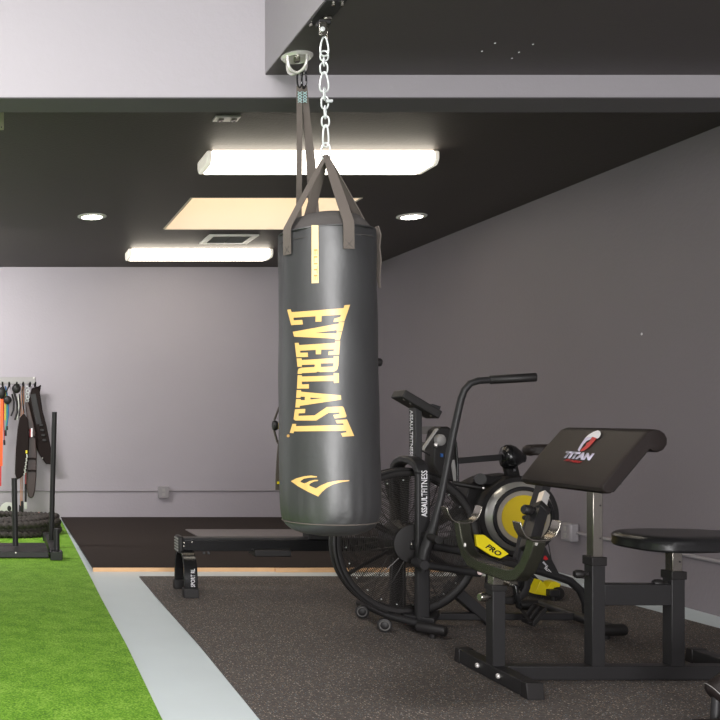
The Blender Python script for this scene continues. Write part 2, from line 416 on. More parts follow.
def bag_hit(px, py, off=0., back=False):
    r = .163; px = px + LEAN * (530 - py)
    for _ in range(10):
        k = (px - CX) / F
        A = k * k + 1; B = -2 * (k * BX + BY); C = BX * BX + BY * BY - (r + off) ** 2
        D = max(B * B - 4 * A * C, 0)
        Y = (-B - math.sqrt(D)) / (2 * A) if not back else (-B + math.sqrt(D)) / (2 * A)
        z = Z_(py, Y); r = bag_r(z); r += wob(z, math.atan2(Y - BY, k * Y - BX), r)
    return V((k * Y, Y, z))
bag = thing('punching_bag', (BX, BY, .64), 'large black leather punching bag with gold lettering hanging in the middle', 'punching bag')
prof = [.6405, .6415, .643, .6465, .650, .655, .660, .666, .675, .683, .69, .697, .703, .712, .725, .745, .77, .8] + [.8 + i * .04 for i in range(1, 20)] + [1.58, 1.6, 1.62, 1.64, 1.655, 1.668, 1.676, 1.682, 1.686]
b = MB(); n = 120; rings = []
for z in sorted(prof):
    r0 = bag_r(z); ring = []
    for i in range(n):
        a = 2 * PI * i / n
        w = wob(z, a, r0)
        ring.append(b.bm.verts.new((BX + (r0 + w) * math.cos(a), BY + (r0 + w) * math.sin(a), z)))
    rings.append(ring)
for A, B in zip(rings, rings[1:]):
    for i in range(n): b.bm.faces.new((A[i], A[(i + 1) % n], B[(i + 1) % n], B[i]))
b.bm.faces.new(rings[0][::-1])
b.build('shell', 'leather', bag)
b = MB(); b.lathe((BX, BY, 0), (0, 0, 1), [(.157, 1.684), (.15, 1.69), (.135, 1.712), (.11, 1.738), (.07, 1.752), (.01, 1.756)], 60)
b.build('top_lid', 'lid', bag)
b = MB(); b.ring((BX, BY, 1.686), (0, 0, 1), .158, .0035, 80, 6); b.build('rim_piping', 'leather', bag)
b = MB(); b.ring((BX, BY, .692), (0, 0, 1), .159, .0018, 80, 6); b.build('bottom_seam', 'webbing', bag)
b = MB(); b.ring((BX, BY, 1.655), (0, 0, 1), .159, .0012, 80, 5); b.build('top_seam', 'lid', bag)
# zip flap on the right side
p1, p2 = [], []
zz = [1.70, 1.67, 1.63, 1.58, 1.53, 1.49]
b = MB(); ang = math.radians(-18)
b.ribbon([(BX + (bag_r(z) + .006 + .004 * (i % 2)) * math.cos(ang), BY + (bag_r(z) + .004) * math.sin(ang), z) for i, z in enumerate(zz)], [.02, .03, .022, .022, .016, .006], .004, (math.cos(ang) * .3, math.sin(ang) * .3 - .9, 0))
b.build('side_flap', 'webbing', bag)

def wrap(bm, name, m, off=.0012, t=.0008, cut=3.0):
    xs = [v.co.x for v in bm.verts]
    x = math.floor(min(xs)) + .5
    while x < max(xs):
        bmesh.ops.bisect_plane(bm, geom=bm.verts[:] + bm.edges[:] + bm.faces[:], plane_co=(x, 0, 0), plane_no=(1, 0, 0)); x += cut
    y = min(v.co.y for v in bm.verts) + 8
    ym = max(v.co.y for v in bm.verts)
    while y < ym:
        bmesh.ops.bisect_plane(bm, geom=bm.verts[:] + bm.edges[:] + bm.faces[:], plane_co=(0, y, 0), plane_no=(0, 1, 0)); y += 8
    for v in bm.verts: v.co = bag_hit(v.co.x, v.co.y, off)
    o = MB(); o.bm.free(); o.bm = bm
    return solid(o.build(name, m, bag, smooth=False), t)
def poly_bm(polys):
    bm = bmesh.new()
    for outer in polys:
        f = bm.faces.new([bm.verts.new((x, y, 0)) for x, y in outer]); f.normal_update()
    bmesh.ops.triangulate(bm, faces=bm.faces[:])
    return bm
def za(l): return [(283 + x / 9.6, 300 + y / 9.6) for x, y in l]
def zb(l): return [(283 + x / 9.6, 365 + y / 9.6) for x, y in l]
L = []
L.append([za([(42, 88), (75, 85), (82, 112), (583, 78), (592, 50), (645, 46), (590, 205), (485, 210), (493, 178), (553, 160), (556, 142), (372, 150), (370, 205), (313, 205), (314, 153), (100, 165), (103, 190), (185, 187), (193, 230), (80, 236)])])
L.append([za([(96, 300), (537, 225), (538, 210), (590, 212), (570, 300), (517, 302), (516, 288), (310, 313), (516, 320), (517, 306), (567, 306), (547, 387), (500, 384), (500, 370), (108, 347)])])
L.append([za([(115, 408), (150, 406), (156, 428), (500, 410), (502, 393), (550, 393), (540, 525), (436, 527), (438, 493), (488, 488), (490, 472), (368, 474), (366, 518), (316, 518), (316, 476), (165, 482), (167, 502), (238, 500), (242, 543), (130, 544)])])
# R with its counter, made of three pieces that share edges
L.append([za([(133, 556), (178, 555), (182, 572), (487, 556), (487, 538), (537, 536), (533, 630), (520, 670), (490, 687), (360, 690), (335, 683), (320, 692), (180, 698), (180, 705), (142, 704), (143, 680), (152, 655), (178, 645), (300, 640), (306, 632), (306, 616), (182, 619), (182, 636), (140, 636)])])
L.append([zb([(142, 93), (182, 93), (183, 106), (487, 100), (487, 77), (538, 77), (538, 170), (490, 172), (488, 152), (182, 155), (183, 182), (250, 180), (250, 222), (136, 222)])])
L.append([zb([(133, 236), (173, 236), (176, 252), (557, 290), (560, 332), (162, 388), (160, 405), (120, 402), (128, 322), (170, 322), (172, 332), (210, 334), (212, 300), (170, 300), (168, 310), (128, 310)])])
L.append([zb([(117, 420), (215, 417), (212, 457), (152, 460), (148, 483), (303, 480), (420, 402), (572, 396), (585, 410), (612, 490), (600, 503), (497, 512), (482, 478), (545, 468), (540, 455), (438, 458), (320, 530), (120, 528), (103, 515)])])
L.append([zb([(92, 560), (127, 560), (125, 582), (585, 575), (578, 560), (518, 560), (505, 528), (615, 522), (685, 682), (572, 688), (557, 655), (612, 645), (607, 632), (105, 632), (102, 650), (66, 645)])])
for polys in L:
    wrap(poly_bm(polys), 'lettering', 'gold')
# R counter and A counter are see-through in the letter: laid back in with the bag's own leather
for q in (za([(365, 607), (487, 604), (484, 636), (365, 640)]), zb([(262, 313), (268, 309), (375, 316), (268, 326)])):
    wrap(poly_bm([q]), 'letter_counter', 'leather', off=.0019)
def ze(l): return [(280 + x / 9, 460 + y / 9) for x, y in l]
wrap(poly_bm([ze([(100, 185), (150, 160), (220, 142), (280, 136), (335, 145), (333, 153), (270, 155), (215, 165), (185, 185), (188, 195), (218, 206), (240, 200), (270, 185), (310, 176), (345, 176), (343, 186), (310, 190), (278, 205), (262, 220), (270, 230), (325, 252), (370, 225), (430, 200), (520, 184), (625, 181), (623, 190), (550, 200), (480, 218), (420, 250), (375, 290), (345, 326), (250, 280), (160, 230)])]), 'emblem', 'gold')
def zl(l): return [(270 + x / 6, 210 + y / 6) for x, y in l]
wrap(poly_bm([zl([(250, 88), (291, 90), (293, 436), (250, 438)])]), 'label_strip', 'goldpale')
def wrap_text(s, x0, x1, y0, y1, m, off):
    bm = text_bm(s, .0)
    for v in bm.verts: v.co = V((x0 + (x1 - x0) * v.co.y, y0 + (y1 - y0) * v.co.x, 0))   # reads downwards, tops to the right
    wrap(bm, 'lettering', m, off)
wrap_text('ELITE', 314.0, 317.6, 249, 280, 'golddark', .0022)
wrap(poly_bm([[(288.3 + 1.5 * math.cos(k * PI / 4), 435.3 + 1.5 * math.sin(k * PI / 4)) for k in range(8)]]), 'registered_mark', 'golddark')

# webbing hanger straps of the bag
apex = at(326 + LEAN * 375, 155, BY)
def hang(pts, wid=.038):
    wv = []
    for p in pts:
        d = V((p.x - BX, p.y - BY, 0))
        wv.append(V((-d.y, d.x, 0)) if d.length > .03 else wv[-1] if wv else V((1, 0, 0)))
    # keep first directions like the later ones
    good = wv[-1]; wv = [good.copy() for _ in wv]
    b = MB(); b.ribbon(pts, [wid] * (len(pts) - 4) + [wid * .95, wid * .85, wid * .6, wid * .5], .003, wv); return b.build('hanger_strap', 'webbing', bag)
def strap(px, py_end, py_rim, back=False):
    e = bag_hit(px, py_end, .004, back)
    ang = math.atan2(e.y - BY, e.x - BX)
    rim = V((BX + .166 * math.cos(ang), BY + .166 * math.sin(ang), 1.69))
    e.x = BX + .1665 * math.cos(ang); e.y = BY + .1665 * math.sin(ang)
    mid = V((BX + .163 * math.cos(ang), BY + .163 * math.sin(ang), 1.70))
    pts = [V((e.x, e.y, rim.z - .085)), V((e.x, e.y, rim.z - .02)), rim, mid]
    for k in (.25, .5, .75, .93, 1.0): pts.append(mid.lerp(apex, k))
    return hang(pts)
strap(349, 250, 225); strap(287.5, 250, 232); strap(366, 240, 230, True); strap(303, 240, 230, True)
for px in (349, 287.5):
    e = bag_hit(px, 245, .006)
    ang = math.atan2(e.y - BY, e.x - BX); u = V((-math.sin(ang), math.cos(ang), 0)); c = V((BX + .1690 * math.cos(ang), BY + .1690 * math.sin(ang), 1.622))
    b = MB()
    for s1, s2 in ((1, 1), (1, -1)): b.tube([c - u * .013 * s1 - V((0, 0, .013 * s2)), c + u * .013 * s1 + V((0, 0, .013 * s2))], .0006, 5)
    b.build('cross_stitching', 'lid', bag)
# ------------------------------------------------------------------ chain
bag.rotation_euler.y = -LEAN
ch = thing('hanging_chain', at(325, 40, BY), 'silver steel chain of links and quick links holding up the punching bag', 'chain')
def link(cx, y0, y1, w, r, edge=False, pear=0., tilt=0.):
    a, c = at(cx, y0, BY), at(cx + tilt, y1, BY)
    hw = w * BY / F / 2
    pts = []
    N = 28
    top, bot = a.z, c.z; hh = (top - bot) / 2; mid = (a + c) / 2
    for i in range(N):
        t = 2 * PI * i / N
        u = math.copysign(abs(math.cos(t)) ** .75, math.cos(t)); v = math.copysign(abs(math.sin(t)) ** .85, math.sin(t))
        ww = hw * (1 + pear * -v)
        x, y = (ww * u, 0) if not edge else (ww * u * .55, ww * u * .85)
        pts.append(V((mid.x + x + (c.x - a.x) / 2 * -v, mid.y + y, mid.z + v * hh)))
    MB().tube(pts, r, 8, closed=True).build('link', 'steel', ch)
link(324.4, 37, 56, 7.5, .0032, pear=.35)
link(324.2, 51, 61, 8, .003)
link(324.0, 57.5, 66, 4, .003, True)
link(323.9, 62.5, 74, 7.5, .003)
link(324.2, 72, 92, 8, .0032, pear=.4)
link(324.4, 88, 100, 5, .003, True)
link(324.8, 96.5, 109, 7, .003)
link(325.2, 106, 118.5, 5, .003, True)
link(325.4, 116, 127, 7.5, .003)
link(325.7, 125, 147, 5.5, .0032, pear=.2)
link(325.9, 143, 160, 9, .0034, pear=.1)
p = at(329.5, 101, BY - .01); MB().cyl(p + V((-.012, 0, 0)), p + V((.010, 0, 0)), .006, seg=6).build('link_nut', 'steel', ch)
# ceiling hanger bracket of the bag
zt = z0 - .004
hb = thing('ceiling_hanger', (1.14, BY, zt), 'dark steel swivel hanger bolted under the lowered ceiling above the chain', 'hanger')
hx = X_(324, BY)
MB().box(hx - .04, hx + .03, BY - .14, BY + .06, zt - .005, zt).build('base_plate', 'black', hb, bevel=.002)
for dx, dy in ((-.03, .045), (.02, -.12), (-.012, -.125)): MB().cyl((hx + dx, BY + dy, zt - .015), (hx + dx, BY + dy, zt - .005), .007, seg=6).build('bolt', 'plated', hb)
MB().box(hx - .008, hx + .022, BY - .025, BY + .02, Z_(22, BY), zt - .004).build('swivel_barrel', 'plated', hb, bevel=.004)
MB().box(hx - .022, hx + .018, BY - .02, BY + .02, Z_(26, BY), Z_(21, BY)).build('yoke', 'black', hb, bevel=.002)
MB().box(hx - .024, hx + .003, BY - .022, BY - .016, Z_(37.5, BY), Z_(24, BY)).build('cheek_plate', 'plated', hb, bevel=.002)
MB().box(hx + .012, hx + .018, BY + .006, BY + .022, Z_(38.5, BY), Z_(26, BY)).build('cheek_plate', 'plated', hb, bevel=.002)
MB().rod((hx - .014, BY - .03, Z_(32.2, BY)), (hx - .014, BY - .02, Z_(32.2, BY)), .0085).build('cross_bolt', 'steel', hb)

# ------------------------------------------------------------------ ring anchor and suspension straps
YA = 3.66; ax_, = (X_(297, YA),)
an = thing('ring_anchor', (ax_, YA, zt), 'round silver cage shaped anchor screwed under the lowered ceiling left of the chain', 'anchor')
MB().lathe((ax_, YA, zt), (0, 0, -1), [(.060, 0), (.060, .004), (.052, .012), (.045, .006), (.01, .004)], 48).build('flange', 'chrome', an)
for rot in (0, PI / 2):
    pts = []
    for i in range(21):
        t = PI * i / 20; cc = math.copysign(abs(math.cos(t)) ** .7, math.cos(t))
        r = .050; pts.append((ax_ + r * cc * math.cos(rot + .5), YA + r * cc * math.sin(rot + .5), zt - .008 - .056 * math.sin(t) ** .7))
    MB().tube(pts, .006, 10).build('cage_bar', 'chrome', an)
MB().cyl((ax_, YA, zt - .022), (ax_, YA, zt - .004), .012, seg=6).build('centre_bolt', 'plated', an)
su = thing('suspension_trainer', (X_(301, YA), YA, Z_(82, YA)), 'grey webbing suspension straps with padded handles hanging behind the punching bag', 'suspension strap')
for cx, tl in ((299.5, 0), (304.3, 1)):
    a = at(cx, 70, YA); c = at(cx, 88, YA)
    pts = []
    for i in range(20):
        t = 2 * PI * i / 20; pts.append(((a.x + c.x) / 2 + .009 * math.cos(t), YA + .003 * tl, (a.z + c.z) / 2 + (a.z - c.z) / 2 * math.sin(t)))
    MB().tube(pts, .0035, 8, closed=True).build('carabiner', 'blackgloss', su)
YH = 3.58
s1 = [at(299.3, 86, YA), at(299.4, 150, YA - .01), at(298.8, 220, YA - .03), at(291, 320, 3.62), at(284, 400, YH)]
s2 = [at(304.3, 86, YA + .01), at(307, 120, YA + .01), at(311, 165, YA), at(314, 215, YA), at(335, 280, 3.62), at(365, 340, YH)]
MB().ribbon(s1, .021, .003, (1, 0, 0)).build('strap', 'webbing', su)
MB().ribbon(s2, [.022, .026, .036, .04, .034, .03], .003, (1, 0, 0)).build('strap', 'webbing', su)
for cx in (299.5, 304.5):
    b = MB(); zz0 = at(cx, 92, YA); z1 = at(cx, 103, YA)
    for k in range(4):
        f0 = k / 4; za_ = zz0.z + (z1.z - zz0.z) * f0; zb_ = zz0.z + (z1.z - zz0.z) * (f0 + .25)
        b.tube([(zz0.x - .008, YA - .004, za_), (zz0.x + .008, YA - .004, zb_)], .0015, 5); b.tube([(zz0.x + .008, YA - .004, za_), (zz0.x - .008, YA - .004, zb_)], .0015, 5)
    b.build('bar_tack', 'tealtape', su)
# handle on the left of the bag
b = MB(); b.ribbon([at(286, 396, YH), at(279, 408, YH), at(274.3, 420, YH)], .02, .003, (.5, .8, 0)); b.ribbon([at(274, 430, YH), at(277, 441, YH), at(281, 447, YH)], .02, .003, (.5, .8, 0)); b.build('handle_loop', 'webbing', su)
MB().rod(at(272.5, 425.5, YH), at(277.5, 425.5, YH), .019).build('grip_end', 'blackplastic', su)
MB().rod(at(277, 426, YH), at(300, 427, YH), .012).build('grip', 'bandyellow', su)
MB().ribbon([at(281, 440, YH), at(279.5, 455, YH), at(278.2, 475, YH), at(278, 490, YH)], .022, .003, (1, .3, 0)).build('foot_strap', 'webbing', su)
MB().box(X_(276.8, YH), X_(279.2, YH), YH - .008, YH - .003, Z_(484, YH), Z_(481.5, YH)).build('strap_tag', 'yellow', su)
MB().rod(at(366, 361, YH), at(381.6, 362.5, YH), .015).build('grip', 'blackplastic', su)

# ------------------------------------------------------------------ preacher curl bench
PY = 3.7775
pb = thing('curl_bench', (2.4, PY, .008), 'black preacher curl bench with slanted padded arm rest and round edged seat', 'exercise bench')
zf = .008
def post(x0, x1, z0, z1, name='post', m='black', hw=.027, bev=.003):
    return MB().box(x0, x1, PY - hw, PY + hw, z0, z1).build(name, m, pb, bevel=bev)
for xc in (1.955, 2.94):
    o = MB().box(xc, xc + .058, 3.53, 4.03, zf + .002, zf + .058).build('foot_bar', 'black', pb, bevel=.003)
    for (ya, yb) in ((3.495, 3.545), (4.015, 4.06)):
        b = MB(); e = .003; k = .010 if ya < 3.7 else -.01
        ya2, yb2 = (ya + (k if k > 0 else 0)), (yb + (k if k < 0 else 0))
        b.hex([(xc - e, ya, zf), (xc + .058 + e, ya, zf), (xc - e, yb, zf), (xc + .058 + e, yb, zf), (xc - e, ya2, zf + .061), (xc + .058 + e, ya2, zf + .061), (xc - e, yb2, zf + .061), (xc + .058 + e, yb2, zf + .061)])
        b.build('rubber_end_cap', 'blackplastic', o, bevel=.003)
    if xc < 2:
        for yy in (3.70, 3.86): MB().rod((xc - .010, yy, zf + .033), (xc + .001, yy, zf + .033), .010).build('bolt', 'chrome', o)
MB().box(2.012, 2.941, PY - .027, PY + .027, zf + .003, zf + .057).build('base_rail', 'black', pb, bevel=.003)
post(1.957, 2.008, zf + .056, .377)
post(1.952, 2.013, .362, .386, 'collar', 'blackplastic', .032)
post(1.961, 2.004, .377, .445, 'inner_tube', 'plated', .021, .002)
post(2.350, 2.402, zf + .056, .47)
post(2.346, 2.406, .462, .497, 'collar', 'blackplastic', .033)
post(2.357, 2.396, .49, .79, 'inner_tube', 'plated', .021, .002)
post(2.664, 2.717, zf + .056, .42)
post(2.660, 2.721, .408, .440, 'collar', 'blackplastic', .033)
post(2.671, 2.710, .43, .526, 'inner_tube', 'plated', .021, .002)
MB().box(2.401, 2.665, PY - .024, PY + .024, .305, .388).build('cross_rail', 'black', pb, bevel=.003)
for x, z in ((2.383, .57), (2.697, .477), (2.383, .70)):
    MB().cyl((x + .003, PY - .0225, z), (x + .003, PY - .0205, z), .0035, seg=12).build('pin_hole', 'blackgloss', pb)
def knob(c, d, r=.017, m='blackplastic'):
    c = V(c); d = V(d).normalized()
    k = MB(); k.lathe(c, d, [(r * .5, 0), (r * .5, .012), (r * .8, .016), (r, .024), (r, .045), (r * .75, .052)], 20); o = k.build('adjusting_knob', m, pb)
    q = MB(); q.cyl(c - d * .004, c + d * .014, r * .35, seg=10); q.build('spring_pin', 'chrome', o); return o
knob((1.957, PY - .01, .338), (-1, -.25, 0), .018, 'plated')
knob((2.350, PY, .425), (-1, .1, 0)); knob((2.664, PY, .387), (-1, .1, 0))
# yoke: bent plate running front to back with a curved hook at each end
XU = 1.983
ypts = [(XU, 4.055, .605), (XU, 4.035, .54), (XU, 4.0, .485), (XU, 3.95, .452), (XU, 3.88, .442), (XU, 3.66, .440), (XU, 3.60, .452), (XU, 3.55, .49), (XU, 3.51, .55), (XU, 3.492, .602)]
b = MB(); b.ribbon(ypts, .048, .048, (1, 0, 0)); b.build('yoke', mat('dark_plated', (88, 88, 78), .25, metal=.8), pb, bevel=.005)
def hook(cy, zb_, name='bar_hook'):
    pts = []
    for x, z in ((-.074, .068), (-.067, .040), (-.054, .016), (-.032, .003), (0, 0), (.032, .003), (.054, .018), (.067, .044), (.075, .072)):
        pts.append((XU + x, cy, zb_ + z))
    return MB().ribbon(pts, .055, .006, (0, 1, 0)).build(name, 'plated', pb, bevel=.002)
hook(4.055, .600); hook(3.49, .598)
MB().rod((XU - .03, 3.975, .515), (XU - .022, 3.97, .515), .009).build('bolt', 'chrome', pb)
MB().cyl((XU - .012, 3.475, .583), (XU - .012, 3.47, .59), .005).build('bolt', 'chrome', pb)
# slanted telescoping stay up to the pad
A_ = V((2.03, 3.74, .40)); B_ = V((2.165, 3.74, .745)); D_ = (B_ - A_).normalized()
C1 = at(537, 513, 3.74); 
A_ = at(528, 550, 3.56); B_ = at(540, 509, 3.72); D_ = (B_ - A_).normalized()
MB().beam(A_, B_, .045, .045, (0, 1, 0)).build('stay_tube', 'black', pb, bevel=.003)
MB().beam(B_ - D_ * .02, B_ + D_ * .012, .054, .054, (0, 1, 0)).build('collar', 'blackplastic', pb, bevel=.004)
MB().beam(B_, B_ + D_ * .10, .029, .029, (0, 1, 0)).build('stay_inner_tube', 'chrome', pb, bevel=.003)
knob(B_ + V((-.03, -.02, -.005)), (-1, -.15, .12), .02)
# arm pad
y0p, y1p = 3.43, 3.965
P0 = V((2.185, 0, .800)); P1 = V((2.352, 0, 1.0)); dd = (P1 - P0).normalized(); nn = V((-dd.z, 0, dd.x))    # nn: outwards, up-left
sec = []
def q(s, n): 
    p = P0 + dd * s + nn * n; return (p.x, p.z)
Lp = (P1 - P0).length
sec = [q(0, -.044), q(-.012, -.030), q(-.014, -.014), q(-.006, -.003), q(.006, 0), q(Lp * .5, .004), q(Lp - .01, .0)]
c = V((P1.x + .026, 0, P1.z - .036)); rr = .043
for k in range(9):
    a = math.radians(128 - k * 30); sec.append((c.x + rr * math.cos(a) + .004 * k * .4, c.z + rr * math.sin(a)))
sec.append(q(Lp - .045, -.05)); 
b = MB()
for ins, ya in (): pass
rings = []
cm = V((sum(p[0] for p in sec) / len(sec), 0, sum(p[1] for p in sec) / len(sec)))
for ya, sc in ((y0p, .80), (y0p + .003, .9), (y0p + .010, .965), (y0p + .022, 1.0), (y1p - .022, 1.0), (y1p - .010, .965), (y1p - .003, .9), (y1p, .80)):
    ring = []
    for (x, z) in sec:
        # inset towards the pad's centre line rather than its centre
        t = max(0, min(Lp, (V((x, 0, z)) - P0).dot(dd))); cl = P0 + dd * min(max(t, .02), Lp) + nn * -.022
        ring.append(b.bm.verts.new((cl.x + (x - cl.x) * sc, ya, cl.z + (z - cl.z) * sc)))
    rings.append(ring)
for R1, R2 in zip(rings, rings[1:]):
    for i in range(len(sec)): b.bm.faces.new((R1[i], R1[(i + 1) % len(sec)], R2[(i + 1) % len(sec)], R2[i]))
b.bm.faces.new(rings[0][::-1]); b.bm.faces.new(rings[-1])
pad = b.build('arm_pad', 'vinyl', pb)
b = MB(); bb = P0 + nn * -.052
b.hex([(p.x, y, p.z) for p, y in ((bb + dd * .02 - nn * .012, y0p + .03), (bb + dd * (Lp - .05) - nn * .012, y0p + .03), (bb + dd * .02 - nn * .012, y1p - .03), (bb + dd * (Lp - .05) - nn * .012, y1p - .03),
                                  (bb + dd * .02 + nn * .010, y0p + .03), (bb + dd * (Lp - .05) + nn * .010, y0p + .03), (bb + dd * .02 + nn * .010, y1p - .03), (bb + dd * (Lp - .05) + nn * .010, y1p - .03))])
b.build('backing_board', 'blackplastic', pb, bevel=.003)
# lettering on the pad : U direction = toward the camera (reads left to right), W direction up the slope
def on_pad(px, py, off=.0055):
    # intersection of a sight line with the pad plane
    o = P0 + nn * off; k = V(((px - CX) / F, 1, -(py - CY) / F)); e = V((0, 0, H))
    tt = (o - e).dot(nn) / k.dot(nn); return e + k * tt
def pad_text(s, ll, lr, ul, m, bold, sh):
    O = on_pad(*ll); return text_at(s, m, pad, O, on_pad(*lr) - O, on_pad(*ul) - O, bold=bold, t=.0008, shear=sh)
pad_text('TITAN', (561.5, 457.6), (589.5, 460.4), (563.2, 450.7), 'lilac', .07, .12)
pad_text('FITNESS', (563.6, 460.6), (578.5, 463.1), (564.4, 458.6), 'red', .03, .2)
def pad_poly(pts, m, name='emblem', off=.006):
    pp = [on_pad(545 + x * 70 / 720, 420 + y * 50 / 514, off) for x, y in pts]
    b = MB(); b.face(pp).normal_update(); bmesh.ops.triangulate(b.bm, faces=b.bm.faces[:]); return solid(b.build(name, m, pad, smooth=False), .0006)
pad_poly([(415, 182), (450, 150), (500, 120), (545, 106), (568, 118), (574, 145), (560, 175), (538, 192), (525, 185), (490, 172), (450, 176)], 'white')
pad_poly([(415, 184), (448, 178), (485, 174), (470, 196), (430, 214), (395, 250), (365, 300), (352, 325), (336, 310), (350, 282), (375, 240)], 'lilac')
pad_poly([(488, 173), (528, 187), (500, 225), (450, 280), (400, 315), (360, 322), (385, 292), (420, 262), (425, 235), (450, 228), (466, 208), (468, 196)], 'red')
# seat: rounded wedge cushion
def seat_outline():
    pts = [(2.72, 3.60), (2.98, 3.66), (3.02, 3.70), (3.02, 3.82), (2.98, 3.86), (2.84, 3.95), (2.66, 3.965), (2.56, 3.93), (2.50, 3.88), (2.482, 3.80), (2.486, 3.72), (2.50, 3.65), (2.55, 3.605), (2.62, 3.592)]
    return pts
def cushion(parent, name, outline, z0, z1, m, rnd=.016):
    cx = sum(p[0] for p in outline) / len(outline); cy = sum(p[1] for p in outline) / len(outline)
    # smooth outline (Chaikin)
    for _ in range(2):
        o2 = []
        for i in range(len(outline)):
            a, c = outline[i], outline[(i + 1) % len(outline)]
            o2 += [(a[0] * .75 + c[0] * .25, a[1] * .75 + c[1] * .25), (a[0] * .25 + c[0] * .75, a[1] * .25 + c[1] * .75)]
        outline = o2
    b = MB(); rings = []
    for ins, z in ((.04, z0), (.008, z0), (.001, z0 + .006), (0, z0 + .012), (.003, (z0 + z1) / 2), (0, z1 - .016), (.004, z1 - .008), (.014, z1 - .001), (.04, z1 + .003), (.09, z1 + .003)):
        rings.append([b.bm.verts.new((x + (cx - x) * ins / max(.01, math.hypot(x - cx, y - cy)), y + (cy - y) * ins / max(.01, math.hypot(x - cx, y - cy)), z)) for x, y in outline])
    n = len(outline)
    for A, B in zip(rings, rings[1:]):
        for i in range(n): b.bm.faces.new((A[i], A[(i + 1) % n], B[(i + 1) % n], B[i]))
    b.bm.faces.new(rings[0][::-1]); b.bm.faces.new(rings[-1])
    return b.build(name, m, parent)
cushion(pb, 'seat', seat_outline(), .533, .588, 'seatv')
MB().box(2.64, 2.77, PY - .06, PY + .06, .525, .533).build('seat_plate', 'black', pb)
MB().box(2.33, 2.45, PY - .05, PY + .05, .784, .80).build('pad_bracket', 'black', pb)
b = MB(); b.prism([(2.375, PY - .015, .79), (2.41, PY - .015, .79), (2.40, PY - .015, .96), (2.30, PY - .015, .86)], (0, .03, 0)); b.build('pad_bracket', 'black', pb)

# ------------------------------------------------------------------ air bike
AY = 4.75
ab = thing('air_bike', (2.4, AY, .008), 'black air bike with huge caged fan wheel and tall curved swing arm', 'exercise bike')
YR = 4.715; FC = V((2.022, YR, .433)); FR = .366
def dome(R): return .07 * (1 - ((R - .09) / (FR - .09)) ** 2)
b = MB()
for yy in (YR - .028, YR + .028):
    b.lathe((FC.x, yy, FC.z), (0, 1, 0), [(FR - .008, -.009), (FR, -.005), (FR, .005), (FR - .008, .009), (FR - .040, .009), (FR - .040, -.009), (FR - .030, -.014), (FR - .016, -.014)], 96, cap=False)
b.build('fan_rim', 'blackplastic', ab)
b = MB(); b.lathe((FC.x, YR, FC.z), (0, 1, 0), [(FR - .006, -.026), (FR - .004, 0), (FR - .006, .026), (FR - .010, .026), (FR - .010, -.026), (FR - .006, -.026)], 96, cap=False)
b.build('outer_band', 'blackplastic', ab)
for yy, bul in ((YR - .028, -1), (YR + .028, 1)):
    b = MB(); nr = 27
    for k in range(nr):
        R = .105 + (FR - .150) * k / (nr - 1)
        b.ring((FC.x, yy + bul * dome(R), FC.z), (0, 1, 0), R, .0017, 72, 4)
    for k in range(20):
        a = 2 * PI * (k + .5) / 20; pts = []
        for jj in range(7):
            R = .09 + (FR - .125) * jj / 6; pts.append((FC.x + R * math.cos(a), yy + bul * (dome(R) - .003), FC.z + R * math.sin(a)))
        b.tube(pts, .0022, 5)
    cg = b.build('fan_cage', 'wire', ab)
    if bul < 0:
        for k in range(24):
            a = 2 * PI * (k + .3) / 24
            MB().ball((FC.x + (FR - .058) * math.cos(a), yy - .016, FC.z + (FR - .058) * math.sin(a)), .0042).build('rim_bolt', 'steel', cg)
MB().lathe((FC.x, YR, FC.z), (0, 1, 0), [(.06, -.108), (.094, -.104), (.097, -.095), (.097, .095), (.094, .104), (.06, .108)], 48).build('hub_cover', 'blackplastic', ab)
b = MB()
for k in range(6):
    a = 2 * PI * k / 6 + PI / 2 + .0; u = V((math.cos(a), 0, math.sin(a))); w = V((-math.sin(a), 0, math.cos(a)))
    c = V((FC.x, YR, FC.z))
    b.ribbon([c + u * .09, c + u * .2, c + u * .335], [.035, .045, .05], .004, w * .6 + V((0, .8, 0)))
b.build('fan_blades', 'blackplastic', ab)
MB().box(FC.x - .02, FC.x + .03, YR - .116, YR - .106, FC.z - .025, FC.z + .02).build('axle_plate', 'blackgloss', ab, bevel=.003)
for dx in (-.014, .012): MB().rod((FC.x + dx, YR - .122, FC.z), (FC.x + dx, YR - .115, FC.z), .006).build('axle_bolt', 'plated', ab)
# fork-like uprights over the fan
xa, xb = X_(417, 4.565), X_(430.5, 4.565)
for ya, nm in ((4.565, 'near'), (4.86, 'far')):
    MB().box(xa, xb, ya, ya + .035, .06, .78).build('upright', 'black', ab, bevel=.008)
b = MB(); pts = []
for k in range(9):
    t = PI * k / 8; pts.append(((xa + xb) / 2, 4.73 - .1475 * math.cos(t), .775 + .065 * math.sin(t)))
b.ribbon(pts, xb - xa, .035, (1, 0, 0)); b.build('upright_arch', 'black', ab, bevel=.008)
yt = 4.563; zz0, zz1 = Z_(517, yt), Z_(470.5, yt)
text_at('ASSAULT', 'white', ab, (X_(427.3, yt), yt, Z_(517, yt)), (0, 0, zz1 - zz0) and (0, 0, (zz1 - zz0) * .52), (-(.0285), 0, 0), bold=.03, t=.0008)
text_at('FITNESS', 'white', ab, (X_(427.3, yt), yt, Z_(517, yt) + (zz1 - zz0) * .53), (0, 0, (zz1 - zz0) * .47), (-(.0285), 0, 0), bold=.0, t=.0008)
mx0, mx1 = X_(413.5, AY), X_(420.5, AY)
MB().box(mx0, mx1, AY - .02, AY + .055, .83, 1.115).build('mast', 'black', ab, bevel=.004)
text_at('ASSAULTFITNESS', 'white', ab, (mx0 - .0008, AY + .040, 1.085), (0, 0, -.235), (0, -.034, 0), bold=.01, t=.0008)
